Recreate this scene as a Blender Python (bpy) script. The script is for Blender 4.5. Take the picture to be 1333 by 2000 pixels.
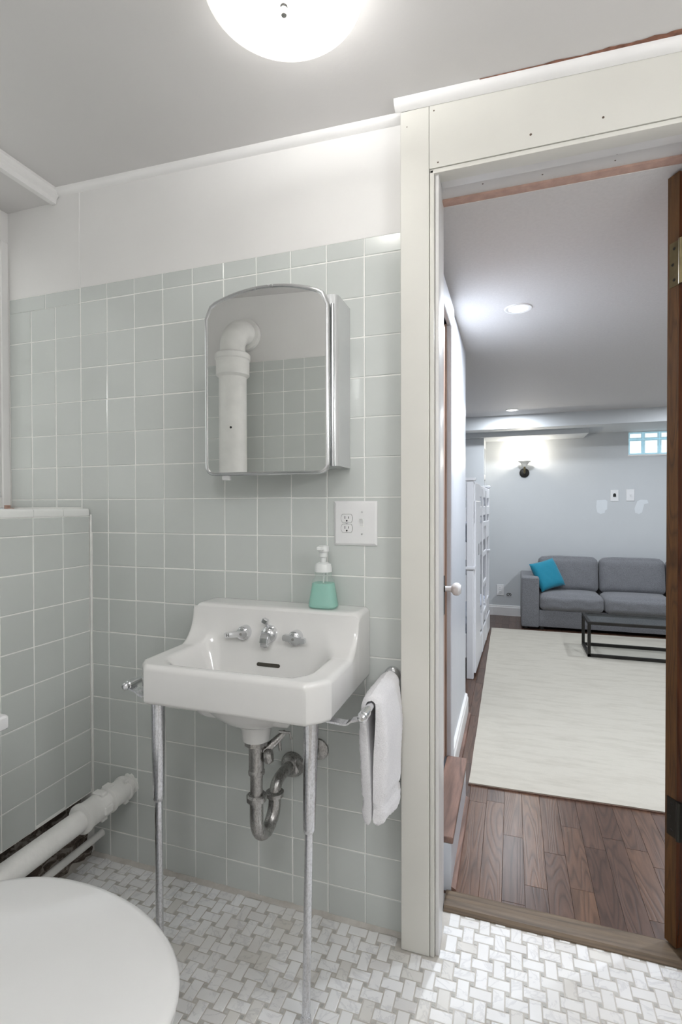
import bpy, bmesh, math, random
from math import sin, cos, pi, radians, sqrt, hypot
from mathutils import Vector, Matrix

for o in list(bpy.data.objects):
    bpy.data.objects.remove(o)
SC = bpy.context.scene
COL = SC.collection
rng = random.Random(7)

# ------------------------------------------------------------------ camera
cd = bpy.data.cameras.new('camera'); cam = bpy.data.objects.new('camera', cd); COL.objects.link(cam)
CAM = Vector((1.3762, -1.3601, 1.1649))
cR = Vector((0.9483, 0.3172, -0.0022)).normalized()
cF = Vector((-0.3172, 0.9483, -0.0110)).normalized()
cR = (cR - cF * cR.dot(cF)).normalized()
cU = cR.cross(cF)
cam.matrix_world = Matrix(((cR.x, cU.x, -cF.x, CAM.x), (cR.y, cU.y, -cF.y, CAM.y), (cR.z, cU.z, -cF.z, CAM.z), (0, 0, 0, 1)))
cd.sensor_fit = 'HORIZONTAL'; cd.sensor_width = 36.0; cd.lens = 36.0 * 1000.4 / 1333.0
cd.clip_start = 0.02
SC.camera = cam
FPX = 1000.4
def project(P):
    d = Vector(P) - CAM; w = d.dot(cF)
    if w < 0.05: return None
    return 666.5 + FPX * d.dot(cR) / w, 1000 - FPX * d.dot(cU) / w, w

# ------------------------------------------------------------------ world, exposure
W = bpy.data.worlds.new('world'); SC.world = W; W.use_nodes = True
W.node_tree.nodes['Background'].inputs[0].default_value = (0.75, 0.85, 1.0, 1)
W.node_tree.nodes['Background'].inputs[1].default_value = 1.0
SC.view_settings.view_transform = 'Standard'; SC.view_settings.look = 'None'
SC.view_settings.exposure = 0.55; SC.view_settings.gamma = 1.0
SC.view_settings.use_curve_mapping = False

def light(name, kind, loc, power, color=(1, 1, 1), size=0.05, rot=None, parent=None, **kw):
    l = bpy.data.lights.new(name, kind); l.energy = power; l.color = color
    if kind in ('POINT', 'SPOT'): l.shadow_soft_size = size
    if kind == 'AREA':
        l.shape = kw.get('shape', 'DISK'); l.size = size
        if 'spread' in kw: l.spread = kw['spread']
    if kind == 'SPOT':
        l.spot_size = kw.get('angle', radians(150)); l.spot_blend = 0.6
    o = bpy.data.objects.new(name, l); COL.objects.link(o)
    o.location = loc
    if rot: o.rotation_euler = rot
    if parent:
        o.parent = parent; o.location = Vector(loc) - ORG[parent.name]
    return o

# ------------------------------------------------------------------ materials
def newmat(name):
    m = bpy.data.materials.new(name); m.use_nodes = True
    nt = m.node_tree; b = nt.nodes['Principled BSDF']
    return m, nt, b
def N(nt, t, **kw):
    n = nt.nodes.new(t)
    for k, v in kw.items(): setattr(n, k, v)
    return n
def setin(n, **kw):
    for k, v in kw.items(): n.inputs[k.replace('_', ' ')].default_value = v
def mapped(nt, scale=(1, 1, 1), coord='Position', rot=(0, 0, 0)):
    if coord == 'Position':
        g = N(nt, 'ShaderNodeNewGeometry'); out = g.outputs['Position']
    else:
        g = N(nt, 'ShaderNodeTexCoord'); out = g.outputs[coord]
    mp = N(nt, 'ShaderNodeMapping'); mp.inputs['Scale'].default_value = scale; mp.inputs['Rotation'].default_value = rot
    nt.links.new(out, mp.inputs['Vector']); return mp.outputs['Vector']
def noise(nt, vec, scale, detail=3, rough=0.5, dist=0.0):
    n = N(nt, 'ShaderNodeTexNoise'); n.inputs['Scale'].default_value = scale; n.inputs['Detail'].default_value = detail
    n.inputs['Roughness'].default_value = rough; n.inputs['Distortion'].default_value = dist
    nt.links.new(vec, n.inputs['Vector']); return n.outputs['Fac']
def ramp(nt, fac, stops):
    r = N(nt, 'ShaderNodeValToRGB')
    e = r.color_ramp.elements
    e[0].position, e[0].color = stops[0][0], (*stops[0][1], 1)
    e[1].position, e[1].color = stops[-1][0], (*stops[-1][1], 1)
    for p, c in stops[1:-1]:
        x = e.new(p); x.color = (*c, 1)
    nt.links.new(fac, r.inputs[0]); return r.outputs[0]
def mixc(nt, fac, a, b, mode='MIX'):
    m = N(nt, 'ShaderNodeMix', data_type='RGBA', blend_type=mode)
    if isinstance(fac, (int, float)): m.inputs[0].default_value = fac
    else: nt.links.new(fac, m.inputs[0])
    for s, v in ((6, a), (7, b)):
        if isinstance(v, tuple): m.inputs[s].default_value = (*v, 1)
        else: nt.links.new(v, m.inputs[s])
    return m.outputs[2]
def bump(nt, b, h, strength=0.2, dist=0.002):
    bp = N(nt, 'ShaderNodeBump'); bp.inputs['Strength'].default_value = strength; bp.inputs['Distance'].default_value = dist
    nt.links.new(h, bp.inputs['Height']); nt.links.new(bp.outputs[0], b.inputs['Normal'])

def plain(name, col, rough=0.5, metal=0.0, var=0.05, nscale=12, bumps=0.0, bscale=60, spec=None, coat=0.0):
    m, nt, b = newmat(name)
    v = mapped(nt)
    f = noise(nt, v, nscale, 4)
    lo = tuple(max(0, c * (1 - var)) for c in col); hi = tuple(min(1, c * (1 + var)) for c in col)
    nt.links.new(ramp(nt, f, [(0.3, lo), (0.7, hi)]), b.inputs['Base Color'])
    setin(b, Roughness=rough, Metallic=metal)
    if spec is not None: b.inputs['Specular IOR Level'].default_value = spec
    if coat: b.inputs['Coat Weight'].default_value = coat
    if bumps: bump(nt, b, noise(nt, v, bscale, 4), bumps, 0.002)
    return m

M = {}
M['ceil'] = plain('ceiling_paint', (0.66, 0.645, 0.635), 0.45, var=0.02, nscale=3, bumps=0.12, bscale=90)
M['paint'] = plain('wall_paint_white', (0.76, 0.75, 0.735), 0.5, var=0.02, nscale=4, bumps=0.08, bscale=60)
M['trim'] = plain('white_trim_paint', (0.80, 0.79, 0.78), 0.4, var=0.02, bumps=0.05, bscale=40)
M['den_wall'] = plain('den_wall_paint', (0.585, 0.605, 0.615), 0.6, var=0.015, nscale=3, bumps=0.04)
M['den_ceil'] = plain('den_ceiling_paint', (0.64, 0.62, 0.61), 0.7, var=0.03, nscale=90, bumps=0.35, bscale=220)
M['den_white'] = plain('den_white_paint', (0.63, 0.655, 0.70), 0.35, var=0.02)
M['patch'] = plain('fresh_paint_patch', (0.72, 0.75, 0.77), 0.5, var=0.02)

def mk_tile():
    m, nt, b = newmat('sage_grey_wall_tile')
    v = mapped(nt)
    oi = N(nt, 'ShaderNodeObjectInfo')
    f = noise(nt, v, 5, 3)
    c = ramp(nt, f, [(0.3, (0.585, 0.612, 0.590)), (0.7, (0.610, 0.637, 0.615))])
    c2 = ramp(nt, oi.outputs['Random'], [(0, (0.95, 0.95, 0.95)), (1, (1.0, 1.0, 1.0))])
    nt.links.new(mixc(nt, 1.0, c, c2, 'MULTIPLY'), b.inputs['Base Color'])
    setin(b, Roughness=0.16)
    bump(nt, b, noise(nt, v, 26, 2), 0.06, 0.002)
    return m
M['tile'] = mk_tile()
M['grout'] = plain('white_tile_grout', (0.86, 0.86, 0.83), 0.8, var=0.05, nscale=30, bumps=0.3, bscale=200)
M['cap_tile'] = plain('white_bullnose_tile', (0.80, 0.81, 0.79), 0.15, var=0.02)
def mk_fgrout():
    m, nt, b = newmat('floor_grout'); v = mapped(nt)
    f = noise(nt, v, 14, 5, 0.65)
    nt.links.new(ramp(nt, f, [(0.3, (0.44, 0.41, 0.37)), (0.65, (0.60, 0.575, 0.535))]), b.inputs['Base Color'])
    setin(b, Roughness=0.85); bump(nt, b, noise(nt, v, 300, 3), 0.4, 0.001); return m
M['fgrout'] = mk_fgrout()
def mk_marble():
    m, nt, b = newmat('white_marble_mosaic'); v = mapped(nt)
    at = N(nt, 'ShaderNodeAttribute', attribute_name='rnd')
    add = N(nt, 'ShaderNodeVectorMath', operation='ADD')
    sc = N(nt, 'ShaderNodeVectorMath', operation='SCALE'); sc.inputs['Scale'].default_value = 13.0
    cmb = N(nt, 'ShaderNodeCombineXYZ'); nt.links.new(at.outputs['Fac'], cmb.inputs[0]); nt.links.new(at.outputs['Fac'], cmb.inputs[2])
    nt.links.new(cmb.outputs[0], sc.inputs[0]); nt.links.new(v, add.inputs[0]); nt.links.new(sc.outputs[0], add.inputs[1])
    f = noise(nt, add.outputs[0], 9, 6, 0.6, 0.9)
    vein = ramp(nt, f, [(0.0, (0.88, 0.88, 0.88)), (0.47, (0.87, 0.87, 0.87)), (0.5, (0.72, 0.72, 0.73)), (0.52, (0.86, 0.86, 0.86)), (1.0, (0.88, 0.88, 0.88))])
    tone = ramp(nt, at.outputs['Fac'], [(0.0, (0.82, 0.80, 0.75)), (0.12, (0.88, 0.87, 0.86)), (0.3, (0.95, 0.95, 0.945)), (1.0, (1, 1, 1))])
    dirt = ramp(nt, noise(nt, v, 3.0, 4), [(0.35, (0.88, 0.86, 0.83)), (0.6, (1, 1, 1))])
    c = mixc(nt, 1.0, vein, tone, 'MULTIPLY'); c = mixc(nt, 1.0, c, dirt, 'MULTIPLY')
    nt.links.new(c, b.inputs['Base Color']); setin(b, Roughness=0.28)
    bump(nt, b, noise(nt, v, 60, 2), 0.05, 0.001); return m
M['marble'] = mk_marble()
M['dot'] = plain('grey_marble_dot', (0.48, 0.47, 0.44), 0.4, var=0.25, nscale=50)
M['porcelain'] = plain('white_porcelain', (0.74, 0.735, 0.72), 0.09, var=0.01, coat=0.3)
M['toilet'] = plain('white_vitreous_china', (0.80, 0.80, 0.81), 0.08, var=0.01, coat=0.3)
M['lid'] = plain('white_seat_plastic', (0.79, 0.79, 0.785), 0.28, var=0.01)
M['plastic'] = plain('white_plate_plastic', (0.80, 0.80, 0.80), 0.25, var=0.01)
M['black'] = plain('black_void', (0.012, 0.012, 0.012), 0.7, var=0.1)
M['slot'] = plain('dark_slot', (0.05, 0.045, 0.035), 0.8, var=0.1)
def mk_chrome(name, col, r0, r1, nscale=40, stretch=(1, 1, 0.15), spots=None):
    m, nt, b = newmat(name); v = mapped(nt, stretch)
    f = noise(nt, v, nscale, 5, 0.65)
    rr = N(nt, 'ShaderNodeMapRange'); setin(rr, From_Min=0.35, From_Max=0.7, To_Min=r0, To_Max=r1); nt.links.new(f, rr.inputs['Value'])
    nt.links.new(rr.outputs[0], b.inputs['Roughness']); b.inputs['Metallic'].default_value = 1
    if spots:
        f2 = noise(nt, mapped(nt, (1, 1, 0.5)), 320, 4, 0.7)
        nt.links.new(ramp(nt, f2, [(0.40, spots), (0.55, col)]), b.inputs['Base Color'])
    else:
        nt.links.new(ramp(nt, f, [(0.2, tuple(c * 0.85 for c in col)), (0.8, col)]), b.inputs['Base Color'])
    return m
M['chrome'] = mk_chrome('bright_chrome', (0.80, 0.81, 0.83), 0.05, 0.14)
M['pit'] = mk_chrome('pitted_chrome', (0.74, 0.75, 0.78), 0.10, 0.25, 30, spots=(0.55, 0.55, 0.57))
M['dullmetal'] = mk_chrome('dull_grey_plated_brass', (0.46, 0.45, 0.44), 0.2, 0.45, 60, spots=(0.33, 0.32, 0.31))
M['alu'] = mk_chrome('cabinet_frame_chrome', (0.70, 0.71, 0.72), 0.14, 0.3, 20)
M['cabinet'] = plain('cabinet_enamel', (0.60, 0.61, 0.61), 0.18, metal=0.35, var=0.02)
def mk_mirror():
    m, nt, b = newmat('mirror_glass'); v = mapped(nt)
    nt.links.new(ramp(nt, noise(nt, v, 4), [(0, (0.96, 0.965, 0.96)), (1, (0.975, 0.98, 0.975))]), b.inputs['Base Color'])
    setin(b, Metallic=1.0, Roughness=0.01); return m
M['mirror'] = mk_mirror()
M['cast'] = plain('painted_cream_casing', (0.66, 0.648, 0.60), 0.42, var=0.03, nscale=5, bumps=0.06, bscale=30)
M['jamb'] = plain('painted_white_jamb', (0.68, 0.67, 0.66), 0.35, var=0.03)
M['torn'] = plain('torn_brown_paper', (0.22, 0.10, 0.065), 0.8, var=0.4, nscale=60)
M['rawwood'] = plain('bare_reddish_wood', (0.50, 0.33, 0.27), 0.7, var=0.12, nscale=40)
M['pipe'] = plain('painted_white_pipe', (0.76, 0.755, 0.73), 0.45, var=0.05, nscale=14, bumps=0.5, bscale=70)
M['brass'] = plain('tarnished_brass', (0.19, 0.155, 0.085), 0.4, metal=0.9, var=0.2, nscale=30)
M['darkbrass'] = plain('blackened_iron', (0.03, 0.028, 0.022), 0.45, metal=0.6, var=0.2)
M['wood_dots'] = plain('nail_hole', (0.10, 0.07, 0.05), 0.8)
def mk_rubble():
    m, nt, b = newmat('crumbling_dark_plaster'); v = mapped(nt, (1, 0.6, 1.5))
    f = noise(nt, v, 18, 8, 0.7, 1.5)
    nt.links.new(ramp(nt, f, [(0.30, (0.03, 0.025, 0.02)), (0.48, (0.12, 0.09, 0.07)), (0.6, (0.40, 0.36, 0.32)), (0.75, (0.16, 0.12, 0.10))]), b.inputs['Base Color'])
    setin(b, Roughness=0.95); bump(nt, b, noise(nt, v, 50, 6, 0.7), 1.0, 0.02); return m
M['rubble'] = mk_rubble()
def mk_wood(name, c0, c1, c2, axis='Y', rough=0.35, scale=6.0, coord='Position', attr=True, coat=0.0, gs=14.0):
    m, nt, b = newmat(name)
    st = {'Y': (1, 0.09, 1), 'X': (0.09, 1, 1), 'Z': (1, 1, 0.09)}[axis]
    v = mapped(nt, st, coord)
    if attr:
        at = N(nt, 'ShaderNodeAttribute', attribute_name='rnd'); fac = at.outputs['Fac']
    else:
        at = N(nt, 'ShaderNodeObjectInfo'); fac = at.outputs['Random']
    cmb = N(nt, 'ShaderNodeCombineXYZ')
    mu = N(nt, 'ShaderNodeMath', operation='MULTIPLY'); mu.inputs[1].default_value = 9.0; nt.links.new(fac, mu.inputs[0])
    for i in range(3): nt.links.new(mu.outputs[0], cmb.inputs[i])
    add = N(nt, 'ShaderNodeVectorMath', operation='ADD'); nt.links.new(v, add.inputs[0]); nt.links.new(cmb.outputs[0], add.inputs[1])
    big = noise(nt, add.outputs[0], scale, 2, 0.5, 0.3)
    wv = N(nt, 'ShaderNodeMath', operation='MULTIPLY'); wv.inputs[1].default_value = gs; nt.links.new(big, wv.inputs[0])
    fr = N(nt, 'ShaderNodeMath', operation='FRACT'); nt.links.new(wv.outputs[0], fr.inputs[0])
    rings = ramp(nt, fr.outputs[0], [(0.0, (0.35, 0.35, 0.35)), (0.25, (0.85, 0.85, 0.85)), (0.7, (1, 1, 1)), (1.0, (0.4, 0.4, 0.4))])
    fine = noise(nt, add.outputs[0], 90, 5, 0.7)
    base = ramp(nt, fac, [(0.0, c0), (0.5, c1), (1.0, c2)])
    c = mixc(nt, 0.7, base, rings, 'MULTIPLY')
    c = mixc(nt, 0.5, c, ramp(nt, fine, [(0.35, (0.5, 0.5, 0.5)), (0.65, (1.2, 1.2, 1.2))]), 'MULTIPLY')
    nt.links.new(c, b.inputs['Base Color']); setin(b, Roughness=rough)
    if coat: b.inputs['Coat Weight'].default_value = coat; b.inputs['Coat Roughness'].default_value = 0.08
    bump(nt, b, rings, 0.25, 0.0006)
    return m
M['plank'] = mk_wood('brown_oak_laminate', (0.088, 0.047, 0.033), (0.115, 0.063, 0.044), (0.155, 0.082, 0.05), 'Y', 0.30, scale=9.0, gs=24.0)
M['sill'] = mk_wood('worn_oak_threshold', (0.16, 0.112, 0.07), (0.16, 0.112, 0.07), (0.16, 0.112, 0.07), 'X', 0.5, attr=False)
M['tread'] = mk_wood('stained_step_wood', (0.26, 0.155, 0.12), (0.26, 0.155, 0.12), (0.26, 0.155, 0.12), 'Y', 0.5, attr=False)
M['doorwood'] = mk_wood('varnished_dark_door', (0.16, 0.052, 0.018), (0.16, 0.052, 0.018), (0.16, 0.052, 0.018), 'Z', 0.22, attr=False, coat=0.6, scale=9)
M['dooredge'] = mk_wood('brown_door_edge', (0.13, 0.058, 0.016), (0.13, 0.058, 0.016), (0.13, 0.058, 0.016), 'Z', 0.45, attr=False, scale=20)
M['closet'] = mk_wood('tan_closet_door', (0.50, 0.34, 0.26), (0.50, 0.34, 0.26), (0.50, 0.34, 0.26), 'Z', 0.35, attr=False)
def mk_fabric(name, col, scale=350, var=0.35, rough=0.95, b2=0.5):
    m, nt, b = newmat(name); v = mapped(nt)
    f = noise(nt, v, scale, 3, 0.7)
    nt.links.new(ramp(nt, f, [(0.3, tuple(c * (1 - var) for c in col)), (0.7, tuple(min(1, c * (1 + var)) for c in col))]), b.inputs['Base Color'])
    setin(b, Roughness=rough); b.inputs['Sheen Weight'].default_value = 0.2
    bump(nt, b, f, b2, 0.002); return m
M['sofa'] = mk_fabric('grey_weave_upholstery', (0.175, 0.178, 0.19), 260, 0.45)
M['teal'] = mk_fabric('turquoise_velvet', (0.004, 0.22, 0.33), 200, 0.12, 0.8)
M['towel'] = mk_fabric('white_terry', (0.83, 0.82, 0.84), 330, 0.08, 1.0, 1.0)
M['bedding'] = mk_fabric('pale_blue_bedding', (0.62, 0.66, 0.76), 60, 0.15)
def mk_rug():
    m, nt, b = newmat('cream_flatweave_rug'); v = mapped(nt, (0.5, 2.2, 1))
    f = noise(nt, v, 8, 6, 0.7)
    nt.links.new(ramp(nt, f, [(0.3, (0.44, 0.41, 0.35)), (0.55, (0.515, 0.485, 0.42)), (0.75, (0.485, 0.455, 0.39))]), b.inputs['Base Color'])
    setin(b, Roughness=0.97); bump(nt, b, noise(nt, mapped(nt), 400, 3), 0.5, 0.002); return m
M['rug'] = mk_rug()
M['steel'] = plain('blackened_steel', (0.035, 0.033, 0.030), 0.45, metal=0.7, var=0.2)
M['bunk'] = plain('white_bunk_paint', (0.74, 0.745, 0.77), 0.4, var=0.02)
def mk_glass(name, col, rough=0.02, trans=0.85):
    m, nt, b = newmat(name); v = mapped(nt)
    tr = N(nt, 'ShaderNodeBsdfTransparent'); tr.inputs[0].default_value = (*col, 1)
    setin(b, Roughness=rough)
    nt.links.new(ramp(nt, noise(nt, v, 10), [(0, tuple(c * 0.95 for c in col)), (1, col)]), b.inputs['Base Color'])
    mx = N(nt, 'ShaderNodeMixShader'); mx.inputs[0].default_value = trans
    nt.links.new(b.outputs[0], mx.inputs[1]); nt.links.new(tr.outputs[0], mx.inputs[2])
    nt.links.new(mx.outputs[0], nt.nodes['Material Output'].inputs[0]); return m
M['glass'] = mk_glass('clear_table_glass', (0.80, 0.82, 0.82), 0.02, 0.95)
M['bottle'] = mk_glass('clear_bottle_plastic', (0.95, 0.98, 0.97), 0.06, 0.90)
M['soap'] = mk_glass('mint_green_soap', (0.50, 0.84, 0.75), 0.1, 0.45)
M['pump'] = mk_glass('frosted_pump_plastic', (0.86, 0.88, 0.87), 0.3, 0.12)
M['clear'] = mk_glass('clear_acrylic', (0.9, 0.9, 0.9), 0.05, 0.5)
M['obscure'] = mk_glass('obscured_window_glass', (0.45, 0.50, 0.48), 0.3, 0.25)
def mk_lampglass():
    m, nt, b = newmat('frosted_lamp_glass'); v = mapped(nt)
    vo = N(nt, 'ShaderNodeTexVoronoi'); vo.inputs['Scale'].default_value = 170; nt.links.new(v, vo.inputs['Vector'])
    c = ramp(nt, vo.outputs['Distance'], [(0.1, (0.95, 0.94, 0.92)), (0.5, (0.90, 0.89, 0.87))])
    tl = N(nt, 'ShaderNodeBsdfTranslucent'); nt.links.new(c, tl.inputs[0])
    tp = N(nt, 'ShaderNodeBsdfTransparent'); tp.inputs[0].default_value = (0.97, 0.965, 0.95, 1)
    nt.links.new(c, b.inputs['Base Color']); setin(b, Roughness=0.25)
    m1 = N(nt, 'ShaderNodeMixShader'); m1.inputs[0].default_value = 0.65; nt.links.new(b.outputs[0], m1.inputs[1]); nt.links.new(tl.outputs[0], m1.inputs[2])
    m2 = N(nt, 'ShaderNodeMixShader'); m2.inputs[0].default_value = 0.6; nt.links.new(m1.outputs[0], m2.inputs[1]); nt.links.new(tp.outputs[0], m2.inputs[2])
    nt.links.new(m2.outputs[0], nt.nodes['Material Output'].inputs[0]); return m
M['lampglass'] = mk_lampglass()
def mk_emit(name, col, st, tex=0.0):
    m, nt, b = newmat(name); v = mapped(nt)
    c = ramp(nt, noise(nt, v, 30, 3, 0.6), [(0.35, tuple(x * (1 - tex) for x in col)), (0.65, col)])
    nt.links.new(c, b.inputs['Base Color']); nt.links.new(c, b.inputs['Emission Color']); b.inputs['Emission Strength'].default_value = st
    return m
M['bulb'] = mk_emit('lit_bulb', (1.0, 0.98, 0.95), 12)
M['globe'] = mk_emit('fill_globe_glow', (0.985, 0.995, 1.0), 19)  # glow shared by the two added fill lamps
M['can'] = mk_emit('lit_downlight_lens', (1.0, 1.0, 1.0), 9)
M['blockglass'] = mk_emit('daylit_glass_block', (0.93, 0.98, 1.0), 0.62, 0.14)
M['blockedge'] = mk_emit('glass_block_rim', (0.38, 0.58, 0.66), 0.40, 0.1)
M['sconceglass'] = mk_emit('lit_frosted_shade', (0.62, 0.61, 0.56), 0.08)

M['obscure'] = mk_emit('glowing_obscured_glass', (0.86, 0.88, 0.86), 0.50, 0.25)  # emission added to the window panes to brighten the left of the bathroom
# ------------------------------------------------------------------ mesh helpers
ORG = {}
def link(name, me, parent=None, loc=None):
    o = bpy.data.objects.new(name, me); COL.objects.link(o)
    if parent is not None: o.parent = parent
    if loc is not None: o.location = loc
    return o
def obj(name, bm, mat, parent=None, smooth=False, angle=35, base=None):
    """bm is in world coordinates; with a parent it is moved into the parent's frame."""
    org = Vector((0, 0, 0))
    if parent is not None: org = ORG[parent.name]
    elif base is not None: org = Vector(base)
    if org.length: bmesh.ops.translate(bm, verts=bm.verts, vec=-org)
    bmesh.ops.recalc_face_normals(bm, faces=bm.faces)
    me = bpy.data.meshes.new(name)
    if smooth:
        for f in bm.faces: f.smooth = True
        for e in bm.edges:
            if len(e.link_faces) == 2 and e.calc_face_angle(0) > radians(angle): e.smooth = False
    bm.to_mesh(me); bm.free()
    mats = mat if isinstance(mat, (list, tuple)) else [mat]
    for m in mats: me.materials.append(M[m] if isinstance(m, str) else m)
    o = link(name, me, parent, None if parent is not None else org)
    ORG[o.name] = org
    return o
def thing(name, label, cat, loc=(0, 0, 0), group=None, kind=None):
    o = bpy.data.objects.new(name, None); COL.objects.link(o); o.location = loc; o.empty_display_size = 0.05
    ORG[o.name] = Vector(loc)
    if kind: o['kind'] = kind
    return tag(o, label, cat, group)
def tag(o, label=None, cat=None, group=None, kind=None):
    if label: o['label'] = label
    if cat: o['category'] = cat
    if group: o['group'] = group
    if kind: o['kind'] = kind
    return o
def struct(o, label, cat):
    return tag(o, label, cat, kind='structure')
def BM(): return bmesh.new()
def addbox(bm, x0, x1, y0, y1, z0, z1, bev=0.0, seg=1, mi=0, rot=None, piv=None):
    t = BM(); bmesh.ops.create_cube(t, size=1)
    bmesh.ops.scale(t, verts=t.verts, vec=(abs(x1 - x0), abs(y1 - y0), abs(z1 - z0)))
    bmesh.ops.translate(t, verts=t.verts, vec=((x0 + x1) / 2, (y0 + y1) / 2, (z0 + z1) / 2))
    if bev: bmesh.ops.bevel(t, geom=list(t.edges), offset=bev, segments=seg, affect='EDGES', profile=0.6)
    if rot: bmesh.ops.rotate(t, verts=t.verts, cent=piv or ((x0 + x1) / 2, (y0 + y1) / 2, (z0 + z1) / 2), matrix=rot)
    merge(bm, t, mi); return bm
def merge(bm, t, mi=None):
    vm = {}
    for v in t.verts: vm[v] = bm.verts.new(v.co)
    for f in t.faces:
        try: nf = bm.faces.new([vm[v] for v in f.verts])
        except ValueError: continue
        nf.material_index = f.material_index if mi is None else mi
        nf.smooth = f.smooth
    t.free()
def box(x0, x1, y0, y1, z0, z1, bev=0.0, seg=1): return addbox(BM(), x0, x1, y0, y1, z0, z1, bev, seg)
def frame_of(d):
    d = d.normalized(); a = Vector((0, 0, 1)) if abs(d.z) < 0.9 else Vector((1, 0, 0))
    u = d.cross(a).normalized(); v = u.cross(d).normalized(); return u, v
def addtube(bm, pts, r, n=16, caps=True, mi=0):
    pts = [Vector(p) for p in pts]; R = r if isinstance(r, (list, tuple)) else [r] * len(pts)
    rings = []; up = None
    for i, p in enumerate(pts):
        d = (pts[min(i + 1, len(pts) - 1)] - pts[max(i - 1, 0)])
        if d.length < 1e-9: d = pts[-1] - pts[0]
        d.normalize()
        if up is None:
            u, v = frame_of(d); v = d.cross(u)
        else:
            u = up - d * up.dot(d)
            if u.length < 1e-6: u, _ = frame_of(d)
            u.normalize(); v = d.cross(u)
        up = u
        rings.append([bm.verts.new(p + (u * cos(2 * pi * k / n) + v * sin(2 * pi * k / n)) * R[i]) for k in range(n)])
    for a, b in zip(rings, rings[1:]):
        for k in range(n):
            f = bm.faces.new((a[k], a[(k + 1) % n], b[(k + 1) % n], b[k])); f.material_index = mi
    if caps:
        for rg in (rings[0][::-1], rings[-1]):
            f = bm.faces.new(rg); f.material_index = mi
    return bm
def tube(pts, r, n=16, caps=True): return addtube(BM(), pts, r, n, caps)
def addlathe(bm, prof, center, axis=(0, 0, 1), n=32, sx=1.0, sy=1.0, mi=0):
    """prof: (radius, height along axis)"""
    ax = Vector(axis).normalized(); u, v = frame_of(ax); c = Vector(center); rings = []
    for r, h in prof:
        if r < 1e-6: rings.append([bm.verts.new(c + ax * h)])
        else: rings.append([bm.verts.new(c + ax * h + u * (r * sx * cos(2 * pi * k / n)) + v * (r * sy * sin(2 * pi * k / n))) for k in range(n)])
    for a, b in zip(rings, rings[1:]):
        if len(a) == 1 and len(b) == 1: continue
        for k in range(n):
            k2 = (k + 1) % n
            if len(a) == 1: f = bm.faces.new((a[0], b[k2], b[k]))
            elif len(b) == 1: f = bm.faces.new((a[k], a[k2], b[0]))
            else: f = bm.faces.new((a[k], a[k2], b[k2], b[k]))
            f.material_index = mi
    for rg in (rings[0], rings[-1]):
        if len(rg) > 1:
            f = bm.faces.new(rg); f.material_index = mi
    return bm
def lathe(prof, center, axis=(0, 0, 1), n=32, **k): return addlathe(BM(), prof, center, axis, n, **k)
def prism(poly, a, b, fn):
    """poly of (u,v), extruded between a and b; fn(u,v,w) -> xyz"""
    bm = BM(); A = [bm.verts.new(fn(u, v, a)) for u, v in poly]; B = [bm.verts.new(fn(u, v, b)) for u, v in poly]
    n = len(poly)
    bm.faces.new(A); bm.faces.new(B[::-1])
    for i in range(n): bm.faces.new((A[i], B[i], B[(i + 1) % n], A[(i + 1) % n]))
    return bm
def arcpts(c, r, a0, a1, n): return [(c[0] + r * cos(a0 + (a1 - a0) * i / n), c[1] + r * sin(a0 + (a1 - a0) * i / n)) for i in range(n + 1)]
def bez(p0, p1, p2, p3, n=12):
    out = []
    for i in range(n + 1):
        t = i / n; s = 1 - t
        out.append(Vector(p0) * s**3 + Vector(p1) * 3 * s * s * t + Vector(p2) * 3 * s * t * t + Vector(p3) * t**3)
    return out
def sstep(a, b, x):
    t = min(1, max(0, (x - a) / (b - a))); return t * t * (3 - 2 * t)

# shared tile meshes: unit tile in local (u right, v up, n out)
def tile_mesh(name, axis, w, h, d=0.006, c=0.0016, mat='tile', rnd=None):
    """axis: outward normal of the tile: '-y', '+x', '+y', '+z'. Origin = centre of the front face."""
    pts = []
    for s, z in ((0, -d), (0, -c * 0.8), (c, 0)):
        for sx, sy in ((-1, -1), (1, -1), (1, 1), (-1, 1)):
            pts.append((sx * (w / 2 - s), sy * (h / 2 - s), z))
    faces = []
    for r in (0, 4):
        for k in range(4): faces.append((r + k, r + (k + 1) % 4, r + 4 + (k + 1) % 4, r + 4 + k))
    faces.append((8, 9, 10, 11))
    T = {'-y': lambda u, v, n: (u, -n, v), '+x': lambda u, v, n: (n, u, v), '+y': lambda u, v, n: (-u, n, v), '+z': lambda u, v, n: (u, v, n)}[axis]
    me = bpy.data.meshes.new(name); me.from_pydata([T(*p) for p in pts], [], faces)
    me.materials.append(M[mat])
    if rnd is not None:
        a = me.attributes.new('rnd', 'FLOAT', 'POINT')
        for i in range(len(pts)): a.data[i].value = rnd
    return me
TM = {}
def tile_at(parent, axis, cx, cy, cz, w, h, name='tile', mat='tile', d=0.006):
    key = (axis, round(w, 4), round(h, 4), mat)
    if key not in TM: TM[key] = tile_mesh(name, axis, w, h, d, mat=mat)
    j = 0.0006
    o = link(name, TM[key], parent, (cx, cy, cz) - ORG[parent.name] if False else Vector((cx, cy, cz)))
    return o

# =================================================================== THE SETTING
P = 0.11; G = 0.0026
def zc(x): return 2.238 - 0.0315 * x          # the bathroom ceiling sags a little to the right
DY = 0.14                                     # far face of the sink wall
XJ = 1.188; XR = 1.80                         # door opening
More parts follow.
